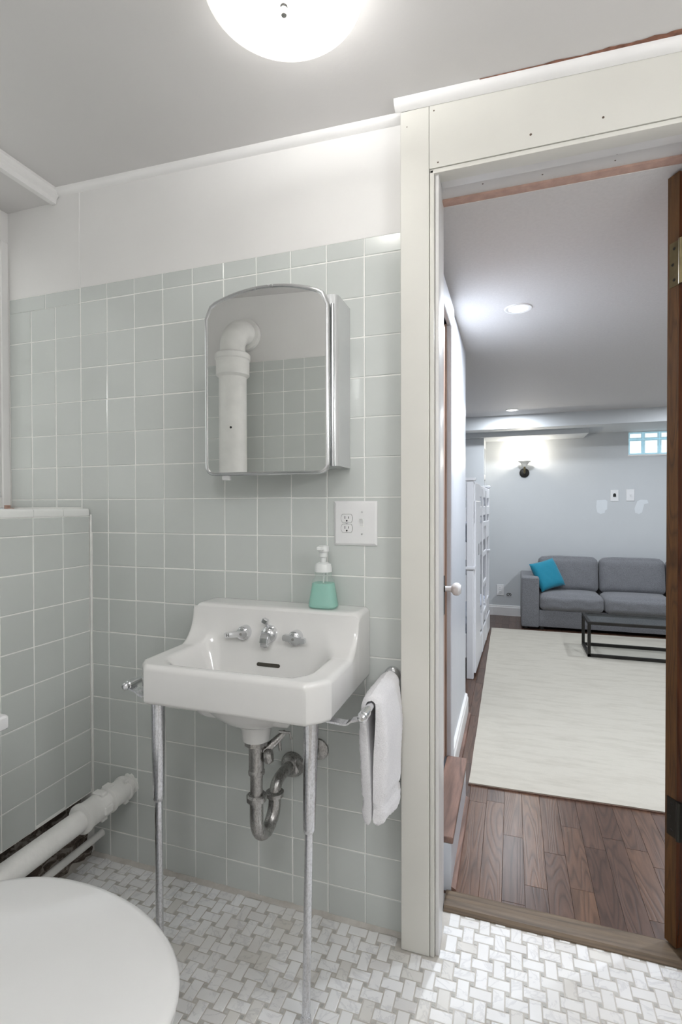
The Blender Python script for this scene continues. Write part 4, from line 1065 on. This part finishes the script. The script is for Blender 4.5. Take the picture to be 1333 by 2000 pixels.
# ---- towel on the right bar
tx, tz = SXC + 0.3125, 0.709
tw = thing('hand_towel', 'white terry hand towel draped over the right towel bar', 'towel', (tx, -0.12, 0.41))
rt_ = random.Random(4)
def towel_panel(s, y0, y1, zb0, zb1, off, flare, seed, thick):
    """one hanging half of the towel as a thick closed cushion-like sheet"""
    r_ = random.Random(seed); bm = BM(); nu, nv = 46, 26; F, B_ = [], []
    for i in range(nu + 1):
        t = i / nu; fr, br = [], []
        for j in range(nv + 1):
            v = j / nv; y = y0 + (y1 - y0) * v
            zbot = zb0 + (zb1 - zb0) * v
            yy = y + 0.018 * t * (0.5 - v) * flare
            if t < 0.10:                                   # over the bar
                a_ = (t / 0.10) * pi / 2
                x = tx + s * (0.011) * sin(a_); z = tz + 0.011 * cos(a_); nx_l, nz_l = s * sin(a_), cos(a_)
            else:
                q_ = (t - 0.10) / 0.90
                x = tx + s * (0.011 + off * sstep(0, 0.6, q_) + 0.004 * sin(v * 9 + q_ * 2 + seed) * q_); z = tz + (zbot - tz) * q_; nx_l, nz_l = s, 0.0
            th_ = thick * (0.42 + 0.58 * sstep(0.0, 0.45, t)) * (0.55 + 0.45 * sqrt(max(0, 1 - (2 * v - 1) ** 4))) 
            bk = 0.0
            if t > 0.94:
                k_ = sqrt(max(0.02, 1 - ((t - 0.94) / 0.06) ** 2)); bk = th_ * (1 - k_) / 2; th_ = th_ * (1 + k_) / 2
            if 0.80 < t < 0.875: th_ *= 0.84
            jx, jy, jz = (r_.uniform(-1, 1) * 0.0011 for _ in range(3))
            fr.append(bm.verts.new((x + nx_l * th_ + jx, yy + jy, z + nz_l * th_ + jz)))
            br.append(bm.verts.new((x + nx_l * bk + jx * .3, yy, z + jz * .3)))
        F.append(fr); B_.append(br)
    for i in range(nu):
        for j in range(nv):
            bm.faces.new((F[i][j], F[i][j + 1], F[i + 1][j + 1], F[i + 1][j])); bm.faces.new((B_[i][j], B_[i + 1][j], B_[i + 1][j + 1], B_[i][j + 1]))
        bm.faces.new((F[i][0], F[i + 1][0], B_[i + 1][0], B_[i][0])); bm.faces.new((F[i][-1], B_[i][-1], B_[i + 1][-1], F[i + 1][-1]))
    for j in range(nv): bm.faces.new((F[-1][j], F[-1][j + 1], B_[-1][j + 1], B_[-1][j])); bm.faces.new((F[0][j], B_[0][j], B_[0][j + 1], F[0][j + 1]))
    return bm
obj('outer_half', towel_panel(1, -0.232, -0.036, 0.432, 0.402, -0.0085, 0.3, 1, 0.036), 'towel', tw, smooth=True, angle=80)
obj('inner_half', towel_panel(-1, -0.236, -0.040, 0.432, 0.41, -0.0085, 0.3, 2, 0.030), 'towel', tw, smooth=True, angle=80)

# ---- toilet
TY = -0.770
to = thing('toilet', 'white toilet with closed lid in the left foreground', 'toilet', (0.45, TY, 0.0))
def egg(x0, x1, hw, back, n=64):
    """outline from the hinge (x0) to the tip (x1); returns list of (x, y offset)"""
    xm = x0 + (x1 - x0) * 0.42; out = []
    for i in range(n):
        t = 2 * pi * i / n; c, s = cos(t), sin(t)
        if c >= 0: out.append((xm + (x1 - xm) * c, hw * s * 1.0))
        else:
            q_ = abs(c) ** 1.0
            out.append((xm + (x0 - xm) * (abs(c) ** 0.75), (hw * (1 - back * (1 - sqrt(max(0, 1 - q_ * q_))))) * s if False else hw * (abs(s) ** 0.62 if abs(c) > 0 else 1) * (1 if s >= 0 else -1) * (1 - back * q_ ** 1.5)))
    return out
def stack(levels, n=64):
    bm = BM(); rings = []
    for (x0, x1, hw, back, z) in levels:
        rings.append([bm.verts.new((x, TY + y, z)) for x, y in egg(x0, x1, hw, back, n)])
    for a_, b_ in zip(rings, rings[1:]):
        for k in range(n): bm.faces.new((a_[k], a_[(k + 1) % n], b_[(k + 1) % n], b_[k]))
    bm.faces.new(rings[0]); bm.faces.new(rings[-1]); return bm
obj('bowl', stack([(0.22, 0.70, 0.115, 0.1, 0.0), (0.22, 0.71, 0.118, 0.1, 0.02), (0.23, 0.69, 0.105, 0.1, 0.07), (0.24, 0.70, 0.11, 0.1, 0.16), (0.26, 0.77, 0.14, 0.1, 0.24), (0.28, 0.85, 0.172, 0.1, 0.32), (0.28, 0.885, 0.184, 0.1, 0.365), (0.28, 0.888, 0.185, 0.1, 0.385), (0.29, 0.880, 0.178, 0.1, 0.392)]), 'toilet', to, smooth=True, angle=60)
obj('seat', stack([(0.36, 0.902, 0.190, 0.18, 0.393), (0.355, 0.908, 0.195, 0.18, 0.398), (0.355, 0.908, 0.195, 0.18, 0.406), (0.36, 0.902, 0.190, 0.18, 0.411)]), 'lid', to, smooth=True, angle=60)
obj('lid', stack([(0.36, 0.905, 0.191, 0.2, 0.4125), (0.352, 0.912, 0.197, 0.2, 0.416), (0.352, 0.913, 0.198, 0.2, 0.424), (0.356, 0.909, 0.194, 0.2, 0.4285), (0.366, 0.898, 0.185, 0.2, 0.431), (0.42, 0.80, 0.10, 0.2, 0.4335), (0.50, 0.66, 0.02, 0.0, 0.434)]), 'lid', to, smooth=True, angle=60)
for s in (-1, 1): obj('lid_hinge', tube([(0.345, TY + s * 0.06 - 0.018, 0.415), (0.345, TY + s * 0.06 + 0.018, 0.415)], 0.013, 16), 'lid', to, smooth=True)
obj('tank', box(0.06, 0.262, TY - 0.252, TY + 0.252, 0.36, 0.66, 0.02, 3), 'toilet', to, smooth=True)
obj('tank_lid', box(0.052, 0.292, TY - 0.272, TY + 0.272, 0.66, 0.694, 0.010, 3), 'toilet', to, smooth=True)
obj('pedestal_back', box(0.10, 0.36, TY - 0.10, TY + 0.10, 0.0, 0.37, 0.02, 2), 'toilet', to, smooth=True)
obj('flush_handle', addbox(tube([(0.262, TY - 0.19, 0.61), (0.275, TY - 0.19, 0.61)], 0.012, 14), 0.274, 0.282, TY - 0.20, TY - 0.12, 0.602, 0.616, 0.003), 'chrome', to)

# ---- white waste pipe along the left wall
px_, pz_ = 0.190, 0.258
wp = thing('waste_pipe', 'thick white painted pipe with couplings entering the sink wall low down', 'pipe', (px_, -0.2, pz_))
obj('wall_nipple', tube([(px_, 0.001, pz_), (px_, -0.06, pz_)], 0.0235, 24), 'pipe', wp, smooth=True)
obj('pipe', tube([(px_, -0.05, pz_), (px_, -0.54, pz_ - 0.004)] + [(px_ - 0.06 + 0.06 * cos(pi / 2 * i / 6), -0.54 - 0.06 * sin(pi / 2 * i / 6), pz_ - 0.005) for i in range(1, 7)] + [(0.03, -0.60, pz_ - 0.006)], [0.030] + [0.0325] * 8, 24), 'pipe', wp, smooth=True)
def sleeve(y0, y1, r): return lathe([(r * .86, 0), (r, 0.003), (r, abs(y1 - y0) - 0.003), (r * .86, abs(y1 - y0))], (px_, y0, pz_), (0, -1, 0), 26)
c1 = obj('coupling', sleeve(-0.026, -0.098, 0.0355), 'pipe', wp, smooth=True)
obj('lug', box(px_ + 0.010, px_ + 0.024, -0.048, -0.030, pz_ - 0.039, pz_ + 0.036, 0.003), 'pipe', c1)
obj('lug', box(px_ - 0.024, px_ + 0.004, -0.098, -0.070, pz_ - 0.040, pz_ + 0.0395, 0.003), 'pipe', c1)
c2 = obj('coupling', sleeve(-0.112, -0.196, 0.0385), 'pipe', wp, smooth=True)
obj('lug', box(px_ - 0.020, px_ + 0.020, -0.140, -0.116, pz_ - 0.0435, pz_ + 0.0435, 0.003), 'pipe', c2)
obj('lug', box(px_ - 0.0435, px_ + 0.0435, -0.150, -0.118, pz_ - 0.012, pz_ + 0.012, 0.003), 'pipe', c2)
obj('rim', sleeve(-0.022, -0.036, 0.0395), 'pipe', wp, smooth=True)
obj('rim', sleeve(-0.090, -0.102, 0.0400), 'pipe', wp, smooth=True)
obj('rim', sleeve(-0.190, -0.206, 0.0430), 'pipe', wp, smooth=True)
bm = BM(); rr = random.Random(9); pol = []
for i in range(28): t = 2 * pi * i / 28; r_ = 0.034 + rr.uniform(-.003, .004); pol.append((px_ + r_ * cos(t), pz_ + r_ * sin(t)))
obj('hole_rim', prism(pol, 0.0005, -0.0016, lambda u, v, w: (u, w, v)), 'grout', wp)
sp_ = tube([(0.076, 0.001, 0.076), (0.076, -0.98, 0.070)], 0.0115, 16)
tag(obj('supply_pipe', sp_, 'pipe', smooth=True, base=(0.076, -0.2, 0.07)), 'thin cream painted pipe low in front of the crumbling plaster', 'pipe')

# ---- soil stack in the far corner (seen in the mirror)
sx_, sy_ = 0.112, -1.160
ss = thing('soil_stack', 'white painted soil pipe with elbow, reflected in the mirror', 'pipe', (sx_, sy_, 0))
obj('pipe', tube([(sx_, sy_, 0.0), (sx_, sy_, 1.82)], 0.0675, 32), 'pipe', ss, smooth=True)
obj('hub', lathe([(0.067, 0), (0.081, 0.012), (0.081, 0.085), (0.086, 0.090), (0.086, 0.112), (0.074, 0.122), (0.0, 0.122)], (sx_, sy_, 1.795), (0, 0, 1), 36), 'pipe', ss, smooth=True)
pts = [(sx_, sy_, 1.86)] + [(sx_ + 0.02 * (i / 9), sy_ - 0.075 + 0.075 * cos(pi / 2 * i / 9), 1.955 + 0.080 * sin(pi / 2 * i / 9)) for i in range(10)] + [(sx_ + 0.02, YO - 0.002, 2.035)]
obj('elbow', tube(pts, 0.062, 32), 'pipe', ss, smooth=True)
obj('elbow_hub', lathe([(0.064, 0), (0.080, 0.006), (0.080, 0.030), (0, 0.030)], (sx_ + 0.02, YO + 0.032, 2.035), (0, -1, 0), 36), 'pipe', ss, smooth=True)
obj('paint_chip', lathe([(0.006, 0), (0.004, 0.001), (0, 0.0012)], (sx_ + 0.022, sy_ + 0.0635, 1.545), (0.33, 0.94, 0), 7), 'black', ss)

# =================================================================== DEN OBJECTS
def pillow(cx, cy, cz, w, h, d, mat, name, parent, rot=None, bulge=1.0, n=18, seed=1, flat=0.0, ex=0.5):
    """cushion in the x-z plane, thickness along y"""
    r_ = random.Random(seed); bm = BM(); S = []
    for side in (1, -1):
        G_ = []
        for i in range(n + 1):
            row = []
            for j in range(n + 1):
                u, v = 2 * i / n - 1, 2 * j / n - 1
                t = (max(0, 1 - u ** 4) * max(0, 1 - v ** 4)) ** ex
                pin = 1 - 0.05 * (1 - abs(u)) * abs(v) ** 6 - 0
                k = d / 2 * (flat + (1 - flat) * t) * bulge + 0.0015 * sin(u * 11 + seed) * sin(v * 7 + seed) * t
                row.append(Vector((u * w / 2 * (1 - 0.04 * (1 - v * v) * abs(u) ** 8 * (1 - flat)), side * k, v * h / 2 * pin)))
            G_.append(row)
        S.append(G_)
    V = [[[None] * (n + 1) for _ in range(n + 1)] for _ in range(2)]
    for s_ in (0, 1):
        for i in range(n + 1):
            for j in range(n + 1):
                if s_ == 1 and flat == 0 and (i in (0, n) or j in (0, n)): V[1][i][j] = V[0][i][j]; continue
                p_ = S[s_][i][j]
                if rot: p_ = rot @ p_
                V[s_][i][j] = bm.verts.new(p_ + Vector((cx, cy, cz)))
        for i in range(n):
            for j in range(n):
                q_ = [V[s_][i][j], V[s_][i + 1][j], V[s_][i + 1][j + 1], V[s_][i][j + 1]]
                try: bm.faces.new(q_ if s_ else q_[::-1])
                except ValueError: pass
    return obj(name, bm, mat, parent, smooth=True, angle=70) if parent else (obj(name, bm, mat, None, smooth=True, angle=70, base=(cx, cy, cz - h / 2)))
# sofa
sf = thing('sofa', 'grey fabric sofa with loose back cushions against the far wall', 'sofa', (2.45, 4.05, 0))
SY0, SY1 = 3.775, 4.335
obj('base', box(1.617, 3.30, SY0 + 0.015, SY1, 0.030, 0.185, 0.008, 2), 'sofa', sf, smooth=True)
obj('arm', box(1.460, 1.618, SY0, SY1, 0.022, 0.490, 0.018, 3), 'sofa', sf, smooth=True)
obj('arm', box(3.30, 3.458, SY0, SY1, 0.022, 0.490, 0.018, 3), 'sofa', sf, smooth=True)
obj('back_frame', box(1.617, 3.30, SY1 - 0.13, SY1, 0.18, 0.52, 0.015, 2), 'sofa', sf, smooth=True)
def cushion_box(x0, x1, y0, y1, z0, z1, puff, seed, rd=0.045):
    bm = BM(); bmesh.ops.create_cube(bm, size=1); bmesh.ops.subdivide_edges(bm, edges=bm.edges, cuts=13, use_grid_fill=True)
    hx_, hy_, hz_ = (x1 - x0) / 2, (y1 - y0) / 2, (z1 - z0) / 2
    r4 = lambda a: max(0, 1 - a ** 4)
    for v in bm.verts:
        u = v.co * 2
        p = Vector((u.x * hx_, u.y * hy_, u.z * hz_))
        core = Vector((max(-hx_ + rd, min(hx_ - rd, p.x)), max(-hy_ + rd, min(hy_ - rd, p.y)), max(-hz_ + rd, min(hz_ - rd, p.z))))
        d = p - core
        if d.length > 1e-6: p = core + d.normalized() * min(rd, d.length)
        p.z += puff * r4(u.x) * r4(u.y) * u.z + 0.0025 * sin(u.x * 5 + seed) * sin(u.y * 4 + seed)
        p.y += puff * r4(u.x) * r4(u.z) * u.y + 0.003 * sin(u.x * 9 + seed) * sin(u.z * 6 + seed)
        v.co = p + Vector(((x0 + x1) / 2, (y0 + y1) / 2, (z0 + z1) / 2))
    return bm
for i, (x0, x1) in enumerate(((1.619, 2.170), (2.172, 2.735), (2.737, 3.298))):
    obj('seat_cushion', cushion_box(x0, x1, SY0 - 0.005, SY1 - 0.19, 0.186, 0.335, 0.016, i), 'sofa', sf, smooth=True, angle=80)
    bm = cushion_box(x0 + 0.003, x1 - 0.003, SY1 - 0.275, SY1 - 0.135, 0.322, 0.655, 0.014, i + 3, 0.05)
    bmesh.ops.rotate(bm, verts=bm.verts, cent=((x0 + x1) / 2, SY1 - 0.20, 0.335), matrix=Matrix.Rotation(radians(-9), 3, 'X'))
    obj('back_cushion', bm, 'sofa', sf, smooth=True, angle=80)
for x in (1.50, 1.64, 3.40):
    for y in (SY0 + 0.05, SY1 - 0.06): obj('foot', lathe([(0.022, 0), (0.026, 0.006), (0.024, 0.030), (0, 0.030)], (x, y, 0.0), (0, 0, 1), 16), 'steel', sf, smooth=True)
c = pillow(1.700, 3.985, 0.498, 0.275, 0.285, 0.10, 'teal', 'throw_pillow', None, Matrix.Rotation(radians(-14), 3, 'Y') @ Matrix.Rotation(radians(34), 3, 'Z') @ Matrix.Rotation(radians(-18), 3, 'X'), 1.0, 18, 5)
tag(c, 'turquoise square throw pillow in the left corner of the sofa', 'pillow')
# coffee table
tb = thing('coffee_table', 'low coffee table of black steel tubes with glass top', 'table', (2.4, 3.12, 0))
x0, x1, y0, y1, zt_ = 1.937, 2.90, 2.955, 3.300, 0.268; s = 0.011
for (x, y) in ((x0, y0), (x1, y0), (x0, y1), (x1, y1)): obj('leg', box(x - s, x + s, y - s, y + s, 0.011, zt_ - s, 0.001), 'steel', tb)
for z in (0.021, zt_):
    for y in (y0, y1): obj('rail', box(x0 - s, x1 + s, y - s, y + s, z - s, z + s, 0.001), 'steel', tb)
    for x in (x0, x1): obj('rail', box(x - s, x + s, y0 + s, y1 - s, z - s, z + s, 0.001), 'steel', tb)
obj('glass_top', box(x0 + s, x1 - s, y0 + s, y1 - s, zt_ + 0.002, zt_ + 0.009, 0.001), 'glass', tb)
# rug
bm = BM(); rr = random.Random(8); poly = []
for (ax, ay), (bx_, by_) in (((1.206, 0.828), (3.6, 0.90)), ((3.6, 0.90), (3.6, 3.75)), ((3.6, 3.75), (1.192, 3.70)), ((1.192, 3.70), (1.206, 0.828))):
    for i in range(24): t = i / 24; poly.append((ax + (bx_ - ax) * t + rr.uniform(-.0015, .0015), ay + (by_ - ay) * t + rr.uniform(-.0015, .0015)))
ro = thing('rug', 'large cream flatweave rug on the wooden floor', 'rug', (2.3, 2.2, 0.0))
obj('pile', prism(poly, 0.0004, 0.009, lambda u, v, w: (u, v, w)), 'rug', ro)
cx_, cy_2 = 2.39, 2.29
obj('binding', prism([(cx_ + (u - cx_) * 1.0016, cy_2 + (v - cy_2) * 1.0014) for u, v in poly], 0.0003, 0.0045, lambda u, v, w: (u, v, w)), 'tread', ro)
# sconce
sx2, sz2 = 1.497, 1.512
sc = thing('wall_sconce', 'small wall sconce with dark round plate and open glass bowl', 'lamp', (sx2, YF, sz2))
obj('wall_plate', lathe([(0.049, 0), (0.048, 0.012), (0.03, 0.020), (0, 0.021)], (sx2, YF - 0.0005, sz2), (0, -1, 0), 32), 'steel', sc, smooth=True)
obj('arm', tube(bez((sx2, YF - 0.018, sz2 + 0.01), (sx2, YF - 0.09, sz2 - 0.02), (sx2, YF - 0.10, sz2 + 0.02), (sx2, YF - 0.10, sz2 + 0.062), 10), 0.010, 14), 'brass', sc, smooth=True)
obj('glass_bowl', lathe([(0.018, 0.0), (0.022, 0.008), (0.030, 0.022), (0.048, 0.042), (0.070, 0.055), (0.068, 0.057), (0.046, 0.046), (0.026, 0.026), (0.0, 0.02)], (sx2, YF - 0.10, sz2 + 0.058), (0, 0, 1), 32), 'sconceglass', sc, smooth=True)
light('sconce_light', 'POINT', (sx2, YF - 0.11, sz2 + 0.15), 4.5, (1.0, 0.93, 0.82), 0.03, parent=sc)
# plates on the far wall
def small_plate(name, x, z, lab, cat, w=0.073, h=0.114):
    t = thing(name, lab, cat, (x, YF, z - h / 2))
    obj('plate', box(x - w / 2, x + w / 2, YF - 0.006, YF - 0.0005, z - h / 2, z + h / 2, 0.002), 'plastic', t); return t
t = small_plate('jack_plate', 2.345, 1.266, 'white wall plate with black arched jack above the sofa', 'wall plate')
obj('jack', prism([(-0.013, -0.014), (0.013, -0.014), (0.013, 0.008)] + [(0.013 * cos(a_), 0.008 + 0.013 * sin(a_)) for a_ in (0.6, 1.2, 1.57, 1.95, 2.55)] + [(-0.013, 0.008)], YF - 0.010, YF - 0.005, lambda u, v, w: (2.345 + u, w, 1.268 + v)), 'black', t)
t = small_plate('switch_plate', 2.486, 1.270, 'white light switch plate right of the jack plate', 'switch')
obj('toggle', box(2.482, 2.490, YF - 0.014, YF - 0.005, 1.262, 1.280, 0.001), 'plastic', t)
t = small_plate('outlet_plate', 1.257, 0.270, 'white outlet low on the far wall by the bunk bed', 'outlet')
for z in (0.292, 0.250):
    s_ = obj('socket', lathe([(0.016, 0), (0.015, 0.002), (0, 0.002)], (1.257, YF - 0.006, z), (0, -1, 0), 20), 'plastic', t)
    for dx in (-0.006, 0.006): obj('slot', box(1.257 + dx - .001, 1.257 + dx + .001, YF - 0.0086, YF - 0.0078, z - .001, z + .007), 'black', s_)
co = obj('cable_loop', tube([(1.345 + 0.022 * cos(a_ * 2 * pi / 16), YF - 0.008, 0.225 + 0.015 * sin(a_ * 2 * pi / 16)) for a_ in range(-3, 12)] + [(1.36, YF + 0.001, 0.236)], 0.003, 8), 'slot', smooth=True, base=(1.345, YF, 0.21))
tag(co, 'dark cable loop poking out of the far wall beside the outlet', 'cable')

# bunk bed
bb = thing('bunk_bed', 'white wooden bunk bed past the partition wall', 'bunk bed', (1.13, 2.17, 0))
BL, BW = 1.50, 0.86; SK = radians(1.55)
def bbox(s0, s1, w0, w1, z0, z1, bev=0.003):
    """s along the bed length (y), w from the right face towards the left (-x)"""
    bm = box(1.13 - w1, 1.13 - w0, 2.17 + s0, 2.17 + s1, z0, z1, bev)
    bmesh.ops.rotate(bm, verts=bm.verts, cent=(1.13, 2.17, 0), matrix=Matrix.Rotation(-SK, 3, 'Z')); return bm
for s0 in (0, BL - 0.045):
    for w0 in (0, BW - 0.045):
        obj('post', bbox(s0, s0 + 0.045, w0, w0 + 0.045, 0, 1.335), 'bunk', bb)
        obj('post_cap', bbox(s0 - 0.012, s0 + 0.057, w0 - 0.012, w0 + 0.057, 1.335, 1.355), 'bunk', bb)
        obj('post_collar', bbox(s0 - 0.010, s0 + 0.055, w0 - 0.010, w0 + 0.055, 0.738, 0.758), 'bunk', bb)
for s0 in (0.008, BL - 0.037):
    for z0, z1 in ((1.22, 1.31), (1.06, 1.15), (0.80, 0.92), (0.52, 0.70), (0.14, 0.30)): obj('end_board', bbox(s0, s0 + 0.028, 0.045, BW - 0.045, z0, z1), 'bunk', bb)
for z0, z1 in ((1.235, 1.32), (1.09, 1.165)): obj('guard_rail', bbox(0.43, BL - 0.045, -0.004, 0.02, z0, z1), 'bunk', bb)
obj('upper_side_rail', bbox(0.045, BL - 0.045, 0.0, 0.025, 0.885, 1.03), 'bunk', bb)
obj('lower_side_rail', bbox(0.045, BL - 0.045, 0.0, 0.025, 0.20, 0.33), 'bunk', bb)
lad = obj('ladder_panel', bbox(0.045, 0.40, -0.012, 0.012, 0.03, 1.20), 'bunk', bb)
hole = bbox(0.235, 0.30, -0.0135, -0.011, 0.815, 0.895, 0.0); obj('grip_slot', hole, 'sofa', lad)
obj('upper_guard_panel', bbox(0.045, 0.42, -0.008, 0.015, 1.045, 1.325), 'bunk', bb)
obj('ladder_stile', bbox(0.62, 0.67, -0.012, 0.0, 0.02, 1.30), 'bunk', bb)
obj('ladder_stile', bbox(0.98, 1.03, -0.012, 0.0, 0.02, 1.30), 'bunk', bb)
for z in (0.28, 0.52, 0.76, 1.0): obj('ladder_rung', bbox(0.67, 0.98, -0.012, 0.002, z, z + 0.04), 'bunk', bb)
obj('drawer_front', bbox(0.42, BL - 0.02, -0.008, 0.006, 0.015, 0.185), 'bunk', bb)
for z in (0.21, 0.90):
    mt = obj('mattress', bbox(0.05, BL - 0.05, 0.03, BW - 0.03, z + 0.02, z + 0.13, 0.025), 'bedding', bb, smooth=True)
    obj('slat_base', bbox(0.05, BL - 0.05, 0.03, BW - 0.03, z, z + 0.02), 'bunk', bb)
